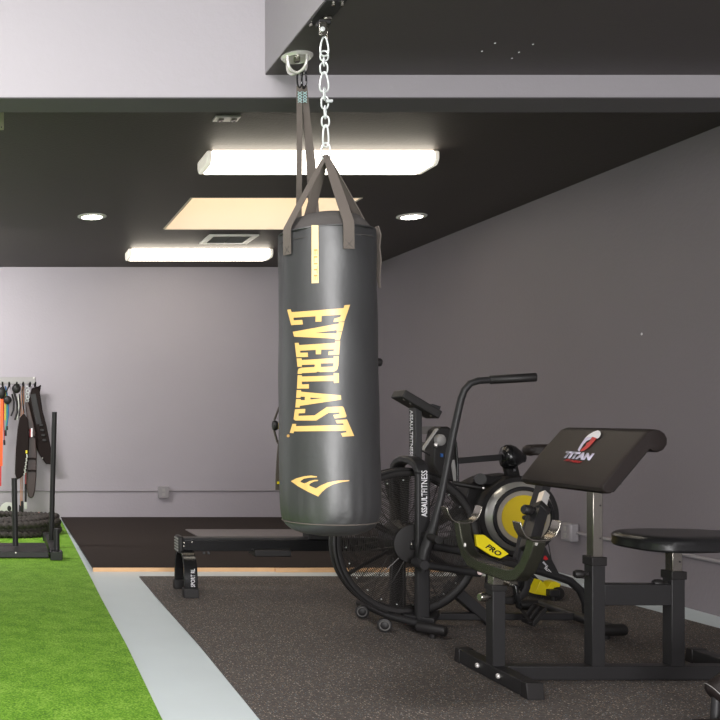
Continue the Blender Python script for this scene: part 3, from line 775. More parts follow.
# console, a slab sloping down to the rear, seen from behind
u = V((.235, 0, -.115)); nrm_ = V((.44, 0, .9)).normalized()
a = at(402, 397, 4.68); u = at(439, 419, 4.68) - a; w_ = at(406, 389.5, 4.68) - a
dp = V((0, .14, 0))
con = MB().hex([a, a + u, a + dp, a + u + dp, a + w_, a + u + w_, a + w_ + dp, a + u + w_ + dp]).build('console', 'blackplastic', ab, bevel=.006)
p = a + u * .9 + w_ + V((0, .08, 0)); MB().beam(p - u * .12, p + u * .08 + w_ * .25, .09, .03, w_).build('console_clip', 'blackgloss', con)
for k in (.12, .3, .85): MB().rod(a + u * k + V((0, .03, 0)) - w_ * .05, a + u * k + V((0, .03, 0)) + w_ * .05, .006).build('screw', 'plated', con)
# moving arms
def arm(pix, Y0, Y1, name='swing_arm'):
    pts = []
    n = len(pix)
    for i, (x, y, r) in enumerate(pix):
        pts.append(at(x, y, Y0 + (Y1 - Y0) * i / (n - 1)))
    return pts, [r for _, _, r in pix]
pix = [(423, 572, .016), (422, 563, .021), (425, 550, .024), (431, 535, .026), (434, 525, .021), (437, 513, .0175), (440.5, 500, .0165), (447, 467, .0165), (453, 435, .0165), (458, 412, .0165), (461, 399, .0165), (464.5, 390, .0165), (470, 383.5, .0165), (478, 380.8, .0165), (490, 380, .0165)]
pts, rs = arm(pix, 4.50, 4.47); MB().tube(pts, rs, 16).build('swing_arm', 'black', ab)
MB().rod(at(489, 380, 4.47), at(537, 377.2, 4.40), .0205, e=.25).build('hand_grip', 'blackplastic', ab)
# second arm on the far side, swung the other way, mostly behind the first upright
far = [V((2.16, 5.0, .33)), V((2.12, 5.0, .50)), V((2.075, 5.0, .62)), V((2.05, 5.0, .72))]
MB().tube(far, .016, 12).build('swing_arm', 'black', ab)
MB().cyl((X_(433, 4.5), 4.66, Z_(537, 4.5)), (X_(440, 4.35), 4.36, Z_(540, 4.36)), .018).build('foot_peg', 'blackplastic', ab)
MB().cyl((X_(421, 4.48), 4.44, Z_(564, 4.48)), (X_(421, 4.48), 4.54, Z_(564, 4.48)), .022).build('pivot', 'black', ab)
MB().tube([at(424, 565, 4.5), at(452, 569, 4.5), at(480, 573, 4.5)], [.019, .019, .021], 14).build('push_rod', 'black', ab)
MB().rod(at(480, 572.5, 4.475), at(480, 572.5, 4.44), .012).build('rod_bolt', mat('pink_grey_bolt', (200, 180, 178), .4), ab)
MB().tube([at(432, 546, 4.58), at(470, 553, 4.6), at(500, 566, 4.62)], .019, 14).build('frame_tube', 'black', ab)
# frame
zf2 = .008
MB().beam(at(448, 585, AY), at(497, 627, AY), .055, .07, (0, 1, 0)).build('chain_cover', 'black', ab, bevel=.006)
o = MB().beam((2.05, AY, .055), (2.93, AY, .055), .05, .035).build('base_tube', 'black', ab, bevel=.006)
# front stabiliser with transport wheels and foot
wz = .045
st = MB().tube([(1.93, 5.06, .06), (1.925, 4.86, .068), (1.935, 4.68, .07), (2.0, 4.56, .065), (2.08, 4.45, .055)], .019, 14).build('front_stabiliser', 'black', ab)
MB().rod((2.0, 4.53, .052), (2.098, 4.43, .050), .026, e=.6).build('stabiliser_end', 'blackplastic', st)
for (x, y) in ((X_(362, 4.92), 4.92), (X_(384.5, 4.60), 4.60)):
    w = MB(); w.lathe((x, y, .043), (-.35, -.93, 0), [(.012, -.012), (.031, -.012), (.034, -.008), (.034, .008), (.031, .012), (.024, .013), (.02, .009), (.012, .012)], 28)
    wo = w.build('transport_wheel', 'blackplastic', ab)
    w = MB(); w.ring((x - .005, y - .0135, .043), (-.35, -.93, 0), .022, .003, 24, 6); w.build('wheel_ring', 'ringgrey', wo)
MB().cyl((2.055, 4.48, .008), (2.055, 4.48, .03), .016).build('levelling_foot', 'blackplastic', ab)
MB().prism([(1.98, 4.62, .06), (2.08, 4.52, .06), (2.2, 4.72, .06), (2.03, 4.80, .06)], (0, 0, .03)).build('foot_plate', 'black', ab, bevel=.004)
MB().box(X_(405, 4.6), X_(407.8, 4.6), 4.592, 4.6, Z_(624, 4.6), Z_(619, 4.6)).build('warning_sticker', 'red', ab)
# rear stabiliser
MB().tube([(2.89, 4.47, .055), (2.89, 5.05, .055)], .024, 14).build('rear_stabiliser', 'black', ab)
MB().rod((2.82, 4.455, .052), (2.95, 4.455, .052), .028, e=.6).build('stabiliser_end', 'blackplastic', ab)
MB().cyl((2.865, 4.47, .008), (2.865, 4.47, .03), .016).build('levelling_foot', 'blackplastic', ab)
MB().rod((2.78, 5.06, .05), (2.93, 5.06, .05), .028, e=.6).build('stabiliser_end', 'blackplastic', ab)
# rear curved frame tube and gusset
crv = [(470, 548), (500, 557), (528, 568), (552, 575), (570, 581), (580, 590), (585.5, 602), (587, 616)]
MB().tube([at(x, y, AY) for x, y in crv], .020, 14).build('rear_frame_tube', 'black', ab)
MB().prism([at(x, y, AY - .014) for x, y in ((522, 530), (538, 532), (561, 577), (515, 566))], (0, .028, 0)).build('gusset', 'black', ab, bevel=.002)
gp = lambda x, y: at(515 + x / 12, 535 + y / 12, AY - .0155)
b = MB(); b.face([gp(340, 290), gp(352, 250), (gp(372, 250)), gp(398, 292), gp(370, 302)]); solid(b.build('emblem', 'red', ab, smooth=False), .001)
O = gp(322, 322); text_at('ELITE', 'white', ab, gp(352, 400), gp(420, 405 + 0) - gp(352, 330) + V((0, 0, 0)), gp(372, 292) - gp(352, 318), bold=.03)
text_at('BIKE', 'white', ab, gp(330, 330), gp(385, 390) - gp(330, 330), gp(345, 315) - gp(330, 330), bold=.03)
# seat post and saddle
MB().beam(at(512, 585, AY), at(552, 458, AY), .045, .06, (0, 1, 0)).build('seat_post', 'black', ab, bevel=.004)
so = [(2.645, 4.71), (2.70, 4.69), (2.80, 4.66), (2.88, 4.61), (2.95, 4.60), (2.98, 4.65), (2.98, 4.85), (2.95, 4.90), (2.88, 4.89), (2.80, 4.84), (2.70, 4.81), (2.645, 4.79)]
cushion(ab, 'saddle', so, .860, .910, 'vinyl')
MB().ball((2.665, 4.75, .884), .03, 1.1, 1.5, .95).build('saddle_nose', 'vinyl', ab)
MB().rod((2.72, 4.73, .845), (2.72, 4.73, .856), .008).build('saddle_bolt', 'chrome', ab)
# crank, chain ring, pedals
CK = at(508, 582, 4.70)
b = MB(); b.lathe(CK, (0, 1, 0), [(.075, -.012), (.09, -.016), (.106, -.014), (.112, -.004), (.112, .006), (.09, .012), (.075, .01)], 56, cap=False); b.build('chain_ring', 'blackplastic', ab)
b = MB()
for k in range(5):
    a = 2 * PI * k / 5 + .5; b.beam(CK, CK + V((.085 * math.cos(a), 0, .085 * math.sin(a))), .012, .018, (0, 1, 0))
b.build('ring_spider', 'plated', ab)
MB().cyl(CK + V((0, -.05, 0)), CK + V((0, .15, 0)), .02).build('crank_axle', 'plated', ab)
PE = at(525, 612, 4.60)
MB().beam(CK + V((0, -.06, 0)), V((PE.x - .01, 4.635, PE.z + .01)), .018, .03, (0, 1, 0)).build('crank_arm', 'blackgloss', ab, bevel=.005)
def pedal(c, th):
    c = V(c); r = Matrix.Rotation(th, 4, 'Y')
    b = MB()
    for s in (-1, 1): b.beam(c + r @ V((0.045 * s, -.05, 0)), c + r @ V((.045 * s, .05, 0)), .012, .022)
    for s in (-1, 0, 1): b.beam(c + r @ V((-.045, .045 * s, 0)), c + r @ V((.045, .045 * s, 0)), .012, .02)
    b.beam(c + r @ V((-.05, -.05, .018)), c + r @ V((-.01, .05, .03)), .02, .006)
    return b.build('pedal', 'blackplastic', ab, bevel=.002)
pedal((PE.x + .01, 4.54, PE.z - .0), -.9)
P2 = CK + V((-.10, 0, .06)); MB().beam(CK + V((0, .13, 0)), P2 + V((0, .13, 0)), .018, .03, (0, 1, 0)).build('crank_arm', 'blackgloss', ab, bevel=.005)
pedal((P2.x, P2.y + .2, P2.z), 0)

# ------------------------------------------------------------------ rowing machine
RY = 5.65
rm = thing('rowing_machine', (2.1, RY, .008), 'long black rowing machine with low rail, arched end leg and silver rimmed yellow flywheel', 'rowing machine')
rz0, rz1 = Z_(551.3, 5.62), Z_(540, 5.62)
rx0 = X_(182, 5.62)
rail = MB().box(rx0, 2.85, 5.62, 5.70, rz0, rz1).build('rail', 'blackgloss', rm, bevel=.003)
MB().box(rx0 + .01, 2.85, 5.625, 5.695, rz1, rz1 + .012).build('rail_track', 'black', rail, bevel=.002)
b = MB(); b.box(rx0 - .024, rx0 + .005, 5.60, 5.72, rz0 - .01, rz1 + .022); ec = b.build('rail_end_cap', 'blackplastic', rm, bevel=.008)
b = MB()
for k in range(5): b.box(rx0 - .029, rx0 - .022, 5.61, 5.71, rz0 + .002 + k * .017, rz0 + .010 + k * .017)
b.build('end_ribs', 'greyplastic', ec)
for dx, dz in ((.012, .05), (.012, .03), (.06, .055)): MB().rod((rx0 + dx, 5.612, rz0 + dz), (rx0 + dx, 5.622, rz0 + dz), .005).build('screw', 'plated', rail)
# arched leg
lx = X_(190.5, 5.50)
pts = [(lx, 5.492, .05), (lx, 5.490, .12), (lx, 5.505, .18), (lx, 5.54, .225), (lx, 5.59, .25), (lx, 5.65, .258), (lx, 5.71, .25), (lx, 5.75, .225), (lx, 5.775, .18), (lx, 5.788, .12), (lx, 5.785, .05)]
leg = MB().ribbon(pts, .078, .02, (1, 0, 0)).build('arched_leg', 'blackgloss', rm, bevel=.004)
for yy in (5.49, 5.785): MB().box(lx - .045, lx + .042, yy - .03, yy + .03, .008, .062).build('rubber_foot', 'blackplastic', leg, bevel=.004)
ty = 5.4790
text_at('SPORT RL', 'white', leg, (X_(195, ty), ty, Z_(587, ty) - .0), (0, 0, .105), (-.024, 0, 0), bold=.01)
for px in (204, 208.5):
    MB().rod(at(px, 553, 5.60), at(px, 553, 5.66), .010).build('guide_roller', 'blackplastic', rm)
MB().box(X_(254, 5.6), X_(291, 5.6), 5.585, 5.73, Z_(556.5, 5.6), Z_(549.5, 5.6)).build('seat_carriage', 'blackplastic', rm, bevel=.006)
# seat hidden behind the punching bag
cushion(rm, 'rower_seat', [(1.80, 5.52), (2.02, 5.50), (2.07, 5.66), (2.02, 5.82), (1.80, 5.80)], rz1 + .07, rz1 + .115, 'seatv')
MB().box(1.84, 2.0, 5.60, 5.72, rz1 + .005, rz1 + .072).build('seat_bracket', 'black', rm, bevel=.004)
# flywheel housing
FW = V((3.085, 5.62, .462))
b = MB(); b.lathe(FW, (0, 1, 0), [(.20, .09), (.236, .085), (.24, .06), (.24, -.00), (.232, -.012), (.205, -.012), (.205, .05)], 80, cap=False); b.build('flywheel_shroud', 'blackplastic', rm)
b = MB(); b.lathe(FW, (0, 1, 0), [(.208, .03), (.213, .02), (.213, -.0), (.196, -.028), (.172, -.05), (.168, -.05), (.168, .03)], 80, cap=True); fw = b.build('flywheel', 'alu', rm)
b = MB(); b.lathe(FW, (0, -1, 0), [(.176, .047), (.181, .054), (.178, .062), (.162, .063), (.155, .055), (.155, .045)], 80, cap=False); b.build('rim_ring', 'blackgloss', fw)
MB().lathe(FW, (0, -1, 0), [(.158, .04), (.158, .056), (.112, .058)], 64).build('face_plate', 'flyface', fw)
MB().lathe(FW, (0, -1, 0), [(.132, .05), (.130, .0602), (.02, .064)], 64).build('yellow_disc', 'flycore', fw)
MB().rod(FW + V((0, -.075, 0)), FW + V((0, -.06, 0)), .015).build('axle_cap', 'blackplastic', fw)
# main body behind and below the flywheel
B5 = 5.66
def body(px, d, name, m, Y=B5, bev=.006):
    return MB().prism([at(x, y, Y) for x, y in px], (0, d, 0)).build(name, m, rm, bevel=bev, smooth=False)
body([(470, 484), (484, 477), (510, 474), (520, 478), (500, 492), (484, 520), (486, 545), (470, 535), (462, 512)], .14, 'main_body', 'blackplastic', 5.70)
body([(462, 512), (476, 525), (520, 560), (545, 585), (530, 592), (490, 575), (455, 548)], .10, 'main_body', 'black', 5.66)
YP = 4.60
MB().prism([at(x, y, YP) for x, y in ((476, 535), (484.5, 535), (509, 554), (500.5, 558.5), (491, 555.5), (477, 546.5))], (0, .02, 0)).build('chain_guard_panel', 'yellow', ab, bevel=.002, smooth=False)
O = at(485.2, 547.5, YP - .002); text_at('PRO', 'blackgloss', ab, O, at(498.5, 556.5, YP - .002) - O, at(487.5, 542.8, YP - .002) - O, bold=.03, shear=.15)
MB().beam(at(470, 541, 5.6), at(505, 566, 5.6), .10, .06, (0, 1, 0)).build('footrest_bar', 'black', rm, bevel=.006)
b = MB(); b.beam((2.70, 5.66, .305), (2.95, 5.66, .33), .08, .07); b.build('rail_joint', 'black', rm, bevel=.004)
# monitor arm
JP = at(513.5, 456.5, 5.66)
MB().beam(at(514, 484, 5.70), at(509, 462, 5.68), .075, .05, (0, 1, 0)).build('monitor_post', 'blackplastic', rm, bevel=.01)
MB().cyl(at(514.5, 470, 5.66), at(514.5, 470, 5.65), .008).build('post_screw', 'blackgloss', rm)
b = MB(); b.lathe(JP + V((-.07, .02, 0)), (1, -.2, -.06), [(.03, 0), (.058, .010), (.072, .03), (.074, .055), (.066, .08), (.046, .105), (.03, .125), (.026, .138), (.012, .143)], 32); b.build('pivot_joint', 'blackgloss', rm)
MB().beam(at(455, 461, 5.66), at(501, 457.2, 5.66), .025, .036).build('monitor_arm', 'black', rm, bevel=.004)
# monitor
MY = 5.60
mo = MB().prism([at(x, y, MY) for x, y in ((434, 440), (437, 430), (442, 427), (449, 427), (454, 431), (457, 448), (459, 470), (455, 482), (442, 480), (436, 470), (433, 464))], (0, .12, 0)).build('monitor', 'blackplastic', rm, bevel=.01)
MB().ribbon([at(452.5, 460, MY - .01), at(454, 472, MY - .01), at(455.5, 482, MY - .01)], .022, .006, (1, 0, 0)).build('monitor_trim', 'greyplastic', mo)
MB().tube([at(x, y, MY - .02) for x, y in ((453.5, 432), (456, 445), (457.5, 465), (457.5, 482))], .007, 10).build('cable_guard', 'blackgloss', mo)
MB().lathe(at(440, 440, MY - .005), (.3, -1, 0), [(.035, -.01), (.033, .012), (.022, .022), (.01, .024)], 28).build('monitor_pod', 'greyplastic', mo)
MB().rod(at(435.8, 444, MY - .05), at(436.2, 446, MY - .02), .011).build('pod_knob', 'chrome', mo)
MB().box(X_(441, MY - .012), X_(443, MY - .012), MY - .014, MY - .001, Z_(457, MY), Z_(453.5, MY)).build('indicator', 'blue', mo)
MB().ribbon([at(422, 450, MY - .03), at(436.5, 429, MY - .03)], .05, .008, (.2, 1, 0)).build('device_holder', 'greyplastic', mo)
MB().tube([at(421.5, 450.5, MY - .04), at(430, 455.5, MY - .04)], .004, 8).build('holder_lip', 'blackplastic', mo)
for (xa_, xb_, ya_, yb_) in ((419.5, 434, 426.5, 434), (419.5, 425, 442, 449)):
    MB().box(X_(xa_, 5.72), X_(xb_, 5.72), 5.715, 5.73, Z_(yb_, 5.72), Z_(ya_, 5.72)).build('monitor_bracket', mat('dark_grey_plate', (92, 88, 86), .5), mo)
MB().box(X_(434, 5.72), X_(446, 5.72), 5.70, 5.73, Z_(452, 5.72), Z_(426.5, 5.72)).build('monitor_back', 'blackplastic', mo)
# handle resting in its cradle
MB().rod(at(452, 483, 5.58), at(485, 488.5, 5.52), .015).build('pull_handle', 'blackplastic', rm)
MB().rod(at(483.2, 488, 5.505), at(483.4, 488, 5.495), .006).build('handle_screw', 'chrome', rm)
MB().cyl(at(479, 479, 5.60), at(480.5, 479, 5.50), .032).build('chain_guide', 'blackplastic', rm)
MB().beam(at(482, 479, 5.66), at(500, 481, 5.66), .03, .05).build('guide_bracket', 'blackplastic', rm)
# front foot with yellow wheel bracket
b = MB(); b.prism([at(x, y, 5.42) for x, y in ((534.5, 594), (541, 580), (548, 588), (551, 582.5), (556, 581.5), (561, 584), (560, 587), (554, 588), (551, 597), (548, 596))], (0, .07, 0)); b.build('wheel_bracket', 'yellow', rm, bevel=.003)
w = MB().lathe(at(556, 593, 5.44), (0, -1, 0), [(.02, -.02), (.036, -.018), (.038, -.01), (.038, .02), (.034, .026), (.02, .027)], 28).build('transport_wheel', 'blackplastic', rm)
MB().rod(at(556.5, 592.8, 5.412), at(556.5, 592.8, 5.405), .007).build('wheel_cap', 'yellow', w)
MB().beam(at(520, 575, 5.55), at(542, 590, 5.50), .06, .05).build('front_leg', 'black', rm, bevel=.004)
MB().box(X_(538, 5.5), X_(548, 5.5), 5.38, 5.90, .03, .07).build('front_foot_bar', 'black', rm, bevel=.005)
for yy in (5.40, 5.88): MB().cyl((X_(543, 5.5), yy, .008), (X_(543, 5.5), yy, .035), .018).build('rubber_foot', 'blackplastic', rm)

# ------------------------------------------------------------------ weight sled
zt_ = .012
sl = thing('push_sled', (0, 7.25, zt_), 'black steel push sled with upright posts standing on the green turf', 'weight sled')
def skid(xc):
    o = MB().box(xc - .035, xc + .035, 6.950, 7.950, zt_, zt_ + .06).build('skid', 'black', sl, bevel=.006)
    MB().box(xc - .045, xc + .045, 6.870, 6.970, zt_, zt_ + .065).build('skid_nose', 'blackgloss', o, bevel=.004)
    MB().box(xc - .045, xc + .045, 7.930, 7.970, zt_, zt_ + .07).build('skid_tail', 'black', o, bevel=.004)
    MB().tube([(xc + .01, 7.010, zt_ + .06), (xc + .01, 7.010, zt_ + .215)], .0225, 18).build('stub_post', 'black', o)
    MB().tube([(xc + .002, 7.570, zt_ + .04), (xc + .024, 7.510, 1.09)], .0205, 18).build('push_post', 'black', o)
for xc in (.43, -.75): skid(xc)
MB().box(-.75, .38, 6.970, 7.270, zt_ + .005, zt_ + .05).build('cross_plate', 'black', sl, bevel=.004)
MB().box(-.75, .38, 7.290, 7.470, zt_ + .02, zt_ + .05).build('cross_plate', 'black', sl, bevel=.004)
MB().tube([(X_(15.5, 7.210), 7.210, zt_ + .06), (X_(14.2, 7.210), 7.210, Z_(478, 7.210))], .0215, 18).build('load_post', 'black', sl)
MB().rod((X_(15.8, 6.950), 6.968, Z_(553, 6.950)), (X_(15.8, 6.950), 6.958, Z_(553, 6.950)), .006).build('bolt', 'chrome', sl)

# ------------------------------------------------------------------ battle rope
b = MB(); pts = []
nl = 9; step = 300
rx, ry, cx0, cy0 = .40, .33, .10, 8.46
hts = [.033, .033, .036, .070, .073, .105, .107, .140, .145]
ins = [0, .055, .11, .02, .075, .0, .05, .03, .08]
N = nl * step
for i in range(N):
    k = i / step; j = int(k); f = k - j
    h = hts[j] + (hts[min(j + 1, nl - 1)] - hts[j]) * max(0, (f - .8) / .2)
    s_ = ins[j] + (ins[min(j + 1, nl - 1)] - ins[j]) * max(0, (f - .8) / .2)
    a = 2 * PI * k
    pts.append((cx0 + (rx + .05 - s_) * math.cos(a) + .012 * math.sin(3 * a + j), cy0 + (ry - s_) * math.sin(a), zt_ + h + .006 * math.sin(2 * a + j * 2)))
tail = [(.62, 9.05, .16), (.66, 8.98, .13), (.70 - .07, 8.9, .09)]
bp = MB(); bp.tube(pts, .028, 12, mod=lambda i, a: 1 + .22 * math.cos(3 * a - i * 1.05))
rp = thing('battle_rope', (cx0, cy0, zt_), 'thick black battle rope coiled in a pile on the turf below the hanging belts', 'rope')
bp.build('rope_coil', 'rope', rp)
MB().tube([at(49, 538, 8.5), at(53, 531, 8.5), at(57, 527.5, 8.5), at(59.5, 526, 8.5)], [.027, .03, .03, .024], 14).build('rope_end_sleeve', 'blackplastic', rp)
for px in (39, 41.5): MB().rod(at(px - .7, 513.2, 8.8), at(px + .7, 513.2, 8.8), .006).build('rope_fleck', 'orange', rp)
t = thing('ab_wheel', (X_(7, 9.48), 9.48, zt_), 'pale grey perforated disc wheel leaning at the back wall behind the rope', 'wheel')
DC = at(8, 510.5, 9.48)
MB().lathe(DC, (.1, -1, .12), [(.03, -.02), (.078, -.018), (.084, -.01), (.084, .01), (.078, .018), (.03, .02)], 36).build('disc', 'disc', t)
for dx, dz, sz in ((.012, .022, .02), (-.035, -.01, .012), (.02, -.05, .014)):
    MB().ball(DC + V((dx, -.02, dz)), sz, 1, .3, 1.4).build('disc_hole', 'blackplastic', t)
# a stand that keeps it up: rests against the wall
MB().box(DC.x - .05, DC.x + .05, 9.47, 9.53, zt_, DC.z - .07).build('foot', 'blackplastic', t)

# ------------------------------------------------------------------ wall rack and hanging gear
YW = 9.62
rk = thing('wall_rack', (-.1, YB, Z_(383, YB)), 'pale metal hook rack on the back wall at the far left', 'rack')
MB().box(-.75, X_(35.5, YB), YB - .012, YB - .001, Z_(384, YB), Z_(377, YB)).build('back_plate', 'greyplastic', rk, bevel=.003)
MB().rod((X_(34, YB), YB - .02, Z_(378, YB)), (X_(34, YB), YB - .012, Z_(378, YB)), .009).build('screw', 'chrome', rk)
hooks = [2.5, 9, 16.5, 22.8, 29.5, 36]
for px in hooks:
    x = X_(px, YW) ; x = min(x, X_(35.5, YB) - .01) if px > 35 else x
    MB().tube([(x, YB - .008, Z_(384, YB)), (x, YB - .06, Z_(386.5, YB)), (x, YB - .23, Z_(386.5, YB)), (x, YB - .25, Z_(383, YB))], .009, 10).build('hook', 'blackplastic', rk)
def hanging(name, polys, label, cat, group=None):   # polys: (pixel outline, Y front, thickness, mat, partname)
    a = polys[0]; c = at(a[0][0][0], a[0][0][1], a[1])
    t = thing(name, c, label, cat, group)
    for (pl, Y, th, m, pn) in polys:
        MB().prism([at(x, y, Y) for x, y in pl], (0, th, 0)).build(pn, m, t, bevel=min(.01, th * .3))
    return t
def cord(t, px, Y, r, m, pn='cord'):
    MB().tube([at(x, y, Y) for x, y in px], r, 8).build(pn, m, t)
YG = 9.56
# wide nylon belt, slanted
t = hanging('lifting_belt', [([(32, 388), (38, 386.5), (41.3, 384.5), (40, 392), (42.5, 410), (46.5, 425), (50, 443), (52.5, 455), (55.5, 462), (52, 464.5), (46, 464), (41.5, 458), (37, 450), (34, 436), (31, 418), (28.5, 400)], YG - .03, .05, 'beltblack', 'belt')],
            'wide black lifting belt slanting down to the right from the last hook', 'belt', 'belts on the rack')
MB().ribbon([at(33, 394, YG - .035), at(36, 410, YG - .035), at(39, 424, YG - .035)], .055, .008, (1, 0, 0)).build('webbing_strap', 'blackplastic', t)
for k in range(4): MB().box(X_(39.5 + k, YG - .04), X_(43 + k, YG - .04), YG - .045, YG - .03, Z_(426 + 5 * k, YG), Z_(424 + 5 * k, YG)).build('belt_loop', 'blackplastic', t)
MB().rod(at(42, 458, YG - .04), at(43, 458.3, YG - .04), .008).build('rivet', 'chrome', t)
# brown leather belt
t = hanging('lifting_belt', [([(29, 432), (35, 432), (36, 440), (36.8, 455), (36.5, 475), (35.3, 490), (33.5, 497), (31, 498.5), (28.5, 497), (26.5, 488), (26.8, 470), (28, 450)], YG - .07, .03, 'leatherbrown', 'belt'),
                             ([(25.5, 402), (28.5, 402), (33, 420), (36, 434), (30, 436), (27.5, 425)], YG - .068, .03, 'leatherbrown', 'upper_belt')],
            'brown leather lifting belt hanging straight with a rounded tongue end', 'belt', 'belts on the rack')
for y in (437, 459, 471): MB().ribbon([at(28, y, YG - .075), at(32, y - .4, YG - .082), at(36.5, y, YG - .075)], .02, .006, (0, 0, 1)).build('keeper_band', 'beltblack', t)
MB().box(X_(30.8, YG - .08), X_(32.6, YG - .08), YG - .085, YG - .06, Z_(437, YG), Z_(428, YG)).build('label_patch', 'white', t, bevel=.003)
MB().box(X_(29.8, YG - .08), X_(30.8, YG - .08), YG - .085, YG - .06, Z_(437, YG), Z_(429, YG)).build('label_edge', 'red', t, bevel=.002)
# dip belt / folded black belt with chain
t = hanging('dip_belt', [([(19.5, 418), (24, 413), (28.5, 420), (29, 445), (27.5, 470), (24, 475), (20.5, 478), (16.8, 480), (15, 474), (15.8, 450), (17.5, 430)], YG - .125, .045, 'beltblack', 'belt')],
            'folded black dip belt with a pale chain hanging left of the brown belt', 'belt', 'belts on the rack')
for k in range(11): MB().ball(at(26.9 - .25 * k + .5 * (k % 2), 455 + 1.9 * k, YG - .133), .0085, 1, .7, 1.1).build('chain_bead', 'disc', t)
MB().box(X_(25.6, YG - .13), X_(27.4, YG - .13), YG - .14, YG - .12, Z_(453, YG), Z_(450, YG)).build('tag', 'yellow', t, bevel=.003)
cord(t, ((24, 413), (23, 402), (23, 390), (22.8, 386)), YG - .10, .006, 'beltblack', 'hanging_loop')
# carabiner and chain
t = thing('chain_hanger', at(27, 388, YG), 'short silver chain hanging from the fifth hook between the belts', 'chain')
for k in range(5): MB().ring(at(27 + .7 * (k % 2), 388 + 3.1 * k, YG - .02), (0, 1, 0) if k % 2 else (.5, 1, 0), .016, .0045, 18, 6).build('link', 'steel', t)
# jump ropes with curled ends
t = thing('jump_rope', at(16, 386, YG), 'black jump rope bundled in a knot on the third hook', 'jump rope', 'jump ropes on the rack')
MB().ball(at(16.5, 388.5, YG - .04), .045, 1.0, .7, 1.1).build('knot', 'blackplastic', t)
cord(t, ((14, 392), (17, 402), (17.5, 412), (15, 420)), YG - .03, .011, 'blackplastic'); cord(t, ((12, 394), (14, 402), (13.5, 410), (11, 416)), YG - .03, .009, 'blackplastic')
cord(t, ((19, 394), (20.5, 405), (19.5, 416)), YG - .02, .005, 'beltblack'); cord(t, ((18, 394), (18.8, 406), (17, 420)), YG - .03, .006, 'disc')
t = thing('jump_rope', at(22, 386, YG), 'thin copper coloured jump rope hanging down to black handles above the coiled rope', 'jump rope', 'jump ropes on the rack')
cord(t, ((23.5, 386), (23.8, 400), (22.5, 425), (22.3, 460), (22, 501)), YG - .01, .005, 'cord'); cord(t, ((22, 386), (21.4, 400), (21, 420), (20.8, 460), (20.6, 506)), YG - .01, .004, 'cord')
MB().rod(at(22, 501, YG - .01), at(22.4, 516, YG - .01), .014).build('handle', 'blackplastic', t)
MB().rod(at(20.4, 505, YG + .02), at(20.2, 517, YG + .02), .013).build('handle', 'blackplastic', t)
t = thing('jump_rope', at(26, 475, YG), 'black and red cord handle with pale end hanging beside the brown belt', 'jump rope', 'jump ropes on the rack')
cord(t, ((25, 440), (25.8, 470), (25.7, 492)), YG, .006, 'red'); MB().rod(at(25.7, 484, YG), at(25.7, 502, YG), .010).build('handle', 'blackplastic', t)
MB().box(X_(24, YG), X_(27, YG), YG - .02, YG, Z_(509, YG), Z_(502, YG)).build('pale_tag', 'disc', t, bevel=.004)
# resistance bands
def band(px, m, r, label, end=None, Y=YG - .03):
    t = thing('resistance_band', at(px[0][0], px[0][1], Y), label, 'exercise band', 'exercise bands on the rack')
    MB().tube([at(x, y, Y) for x, y in px], r, 8).build('tube_band', m, t)
    if end: MB().rod(at(px[-1][0], px[-1][1], Y), at(px[-1][0] + .2, px[-1][1] + end, Y), .011).build('clip_end', 'blackplastic', t)
    return t
t = thing('resistance_band', at(1.5, 400, YG - .05), 'flat orange and red band hanging at the left edge of the photo', 'exercise band', 'exercise bands on the rack')
MB().ribbon([at(1.8, 392, YG - .05), at(1.5, 420, YG - .06), at(1.0, 466, YG - .06)], .030, .008, (1, 0, 0)).build('band', 'orange', t)
MB().ribbon([at(.2, 463, YG - .055), at(0, 486, YG - .055)], .026, .008, (1, 0, 0)).build('band_end', 'red', t)
band([(3.5, 390), (3.7, 420), (4.2, 440)], 'red', .005, 'thin red tube band with black clip beside the orange band', 5)
band([(5.0, 390), (5.2, 404), (5, 420)], 'bandyellow', .008, 'short yellow tube band among the bands on the rack')
band([(6.2, 390), (7.2, 405), (7, 420), (5.6, 430)], 'teal', .007, 'teal green tube band with black clip on the rack', 6)
band([(5.5, 386), (8, 400), (8.4, 415), (6.8, 426)], 'blue', .007, 'blue tube band curving down beside the teal band', 4)
t = thing('ankle_strap', at(3, 388, YG - .05), 'black padded strap bundle on the first hooks of the rack', 'strap')
MB().ball(at(1.5, 393, YG - .06), .05, .8, .6, 1.2).build('pad', 'blackplastic', t)
MB().ball(at(7.5, 400, YG - .06), .042, 1, .6, 1.0).build('pad', 'blackplastic', t)
cord(t, ((2.5, 386), (6, 392), (9, 386)), YG - .05, .01, 'blackplastic', 'strap')

# ------------------------------------------------------------------ dark padded thing at the right corner
YQ = 3.22
t = thing('padded_bench', (2.62, 3.15, .008), 'dark padded equipment partly cut off at the bottom right corner', 'bench')
b = MB(); b.lathe(at(712, 697, YQ), (.75, -.1, .62), [(.02, 0), (.032, .004), (.040, .014), (.043, .03), (.044, .12), (.044, .30), (.04, .32)], 32); b.build('roller_pad', 'vinyl', t)
b = MB(); b.ring(at(715.5, 694, YQ), (.75, -.1, .62), .0432, .0015, 40, 6); b.build('piping', 'greyplastic', t)
b = MB(); b.lathe((X_(706, 3.12), 3.12, .03), (1, 0, .0), [(.01, -.055), (.022, -.05), (.028, -.03), (.028, .28), (.02, .29)], 24); b.build('lower_roller', 'vinyl', t)
MB().cyl((X_(715, 3.2), 3.2, .03), (X_(717, 3.22), 3.22, .14), .014).build('roller_shaft', 'black', t)

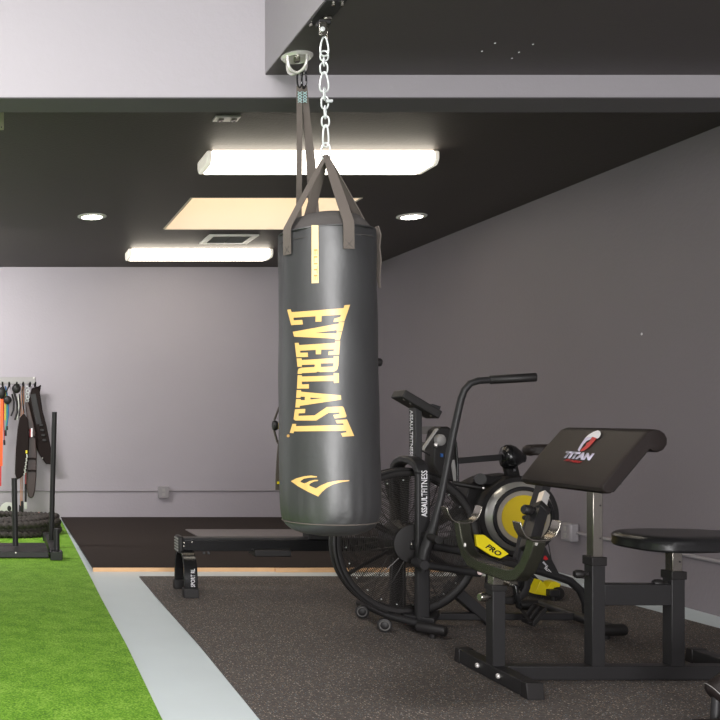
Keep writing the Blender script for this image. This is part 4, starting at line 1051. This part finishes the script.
# ------------------------------------------------------------------ light
def area(name, loc, rot, sx, sy, power, col=(1, 1, 1)):
    l = bpy.data.lights.new(name, 'AREA'); l.shape = 'RECTANGLE'; l.size = sx; l.size_y = sy; l.energy = power; l.color = col
    o = bpy.data.objects.new(name, l); COL.objects.link(o); o.location = loc; o.rotation_euler = rot; return o
R90 = PI / 2
area('bag_highlight_fill', (.2, YF - .05, 1.7), (R90, 0, 0), 2.3, 2.8, 600, (1, .985, .98))            # added source behind the camera, unseen, sized for the bag's highlight
area('left_side_fill', (XL - .05, .6, 1.4), (R90, 0, -R90), 3.0, 1.7, 6, (1, .99, .98))           # added side fill, near left
area('left_side_fill', (XL - .05, 6.9, 1.4), (R90, 0, -R90), 3.2, 1.7, 25, (1, .98, .97))          # added side fill towards the rear left
area('high_ceiling_lamp', (-.7, 2.2, ZH - .05), (0, 0, 0), 1.2, .3, 85, (1, .98, .96))
area('high_ceiling_lamp', (-.7, -.6, ZH - .05), (0, 0, 0), 1.2, .3, 85, (1, .98, .96))
area('rear_left_wall_wash', (-.9, 7.6, ZC - .03), (.75, 0, 0), 1.2, .25, 135, (1, .97, .95))  # unseen lamp, tilted to brighten the left of the back wall
w = bpy.data.worlds.new('World'); bpy.context.scene.world = w; w.use_nodes = True
w.node_tree.nodes['Background'].inputs[0].default_value = (.9, .95, 1, 1); w.node_tree.nodes['Background'].inputs[1].default_value = .4

# ------------------------------------------------------------------ camera
cam = bpy.data.cameras.new('camera'); co = bpy.data.objects.new('camera', cam); COL.objects.link(co)
co.location = (0, 0, H); co.rotation_euler = (R90, 0, 0)
cam.sensor_width = 36; cam.sensor_fit = 'HORIZONTAL'; cam.lens = F / 720 * 36
cam.shift_x = (360 - CX) / 720; cam.shift_y = (CY - 360) / 720
cam.clip_start = .05
sc = bpy.context.scene; sc.camera = co
sc.view_settings.view_transform = 'Standard'; sc.view_settings.look = 'None'; sc.view_settings.gamma = 1
sc.view_settings.use_curve_mapping = False; sc.view_settings.exposure = 0
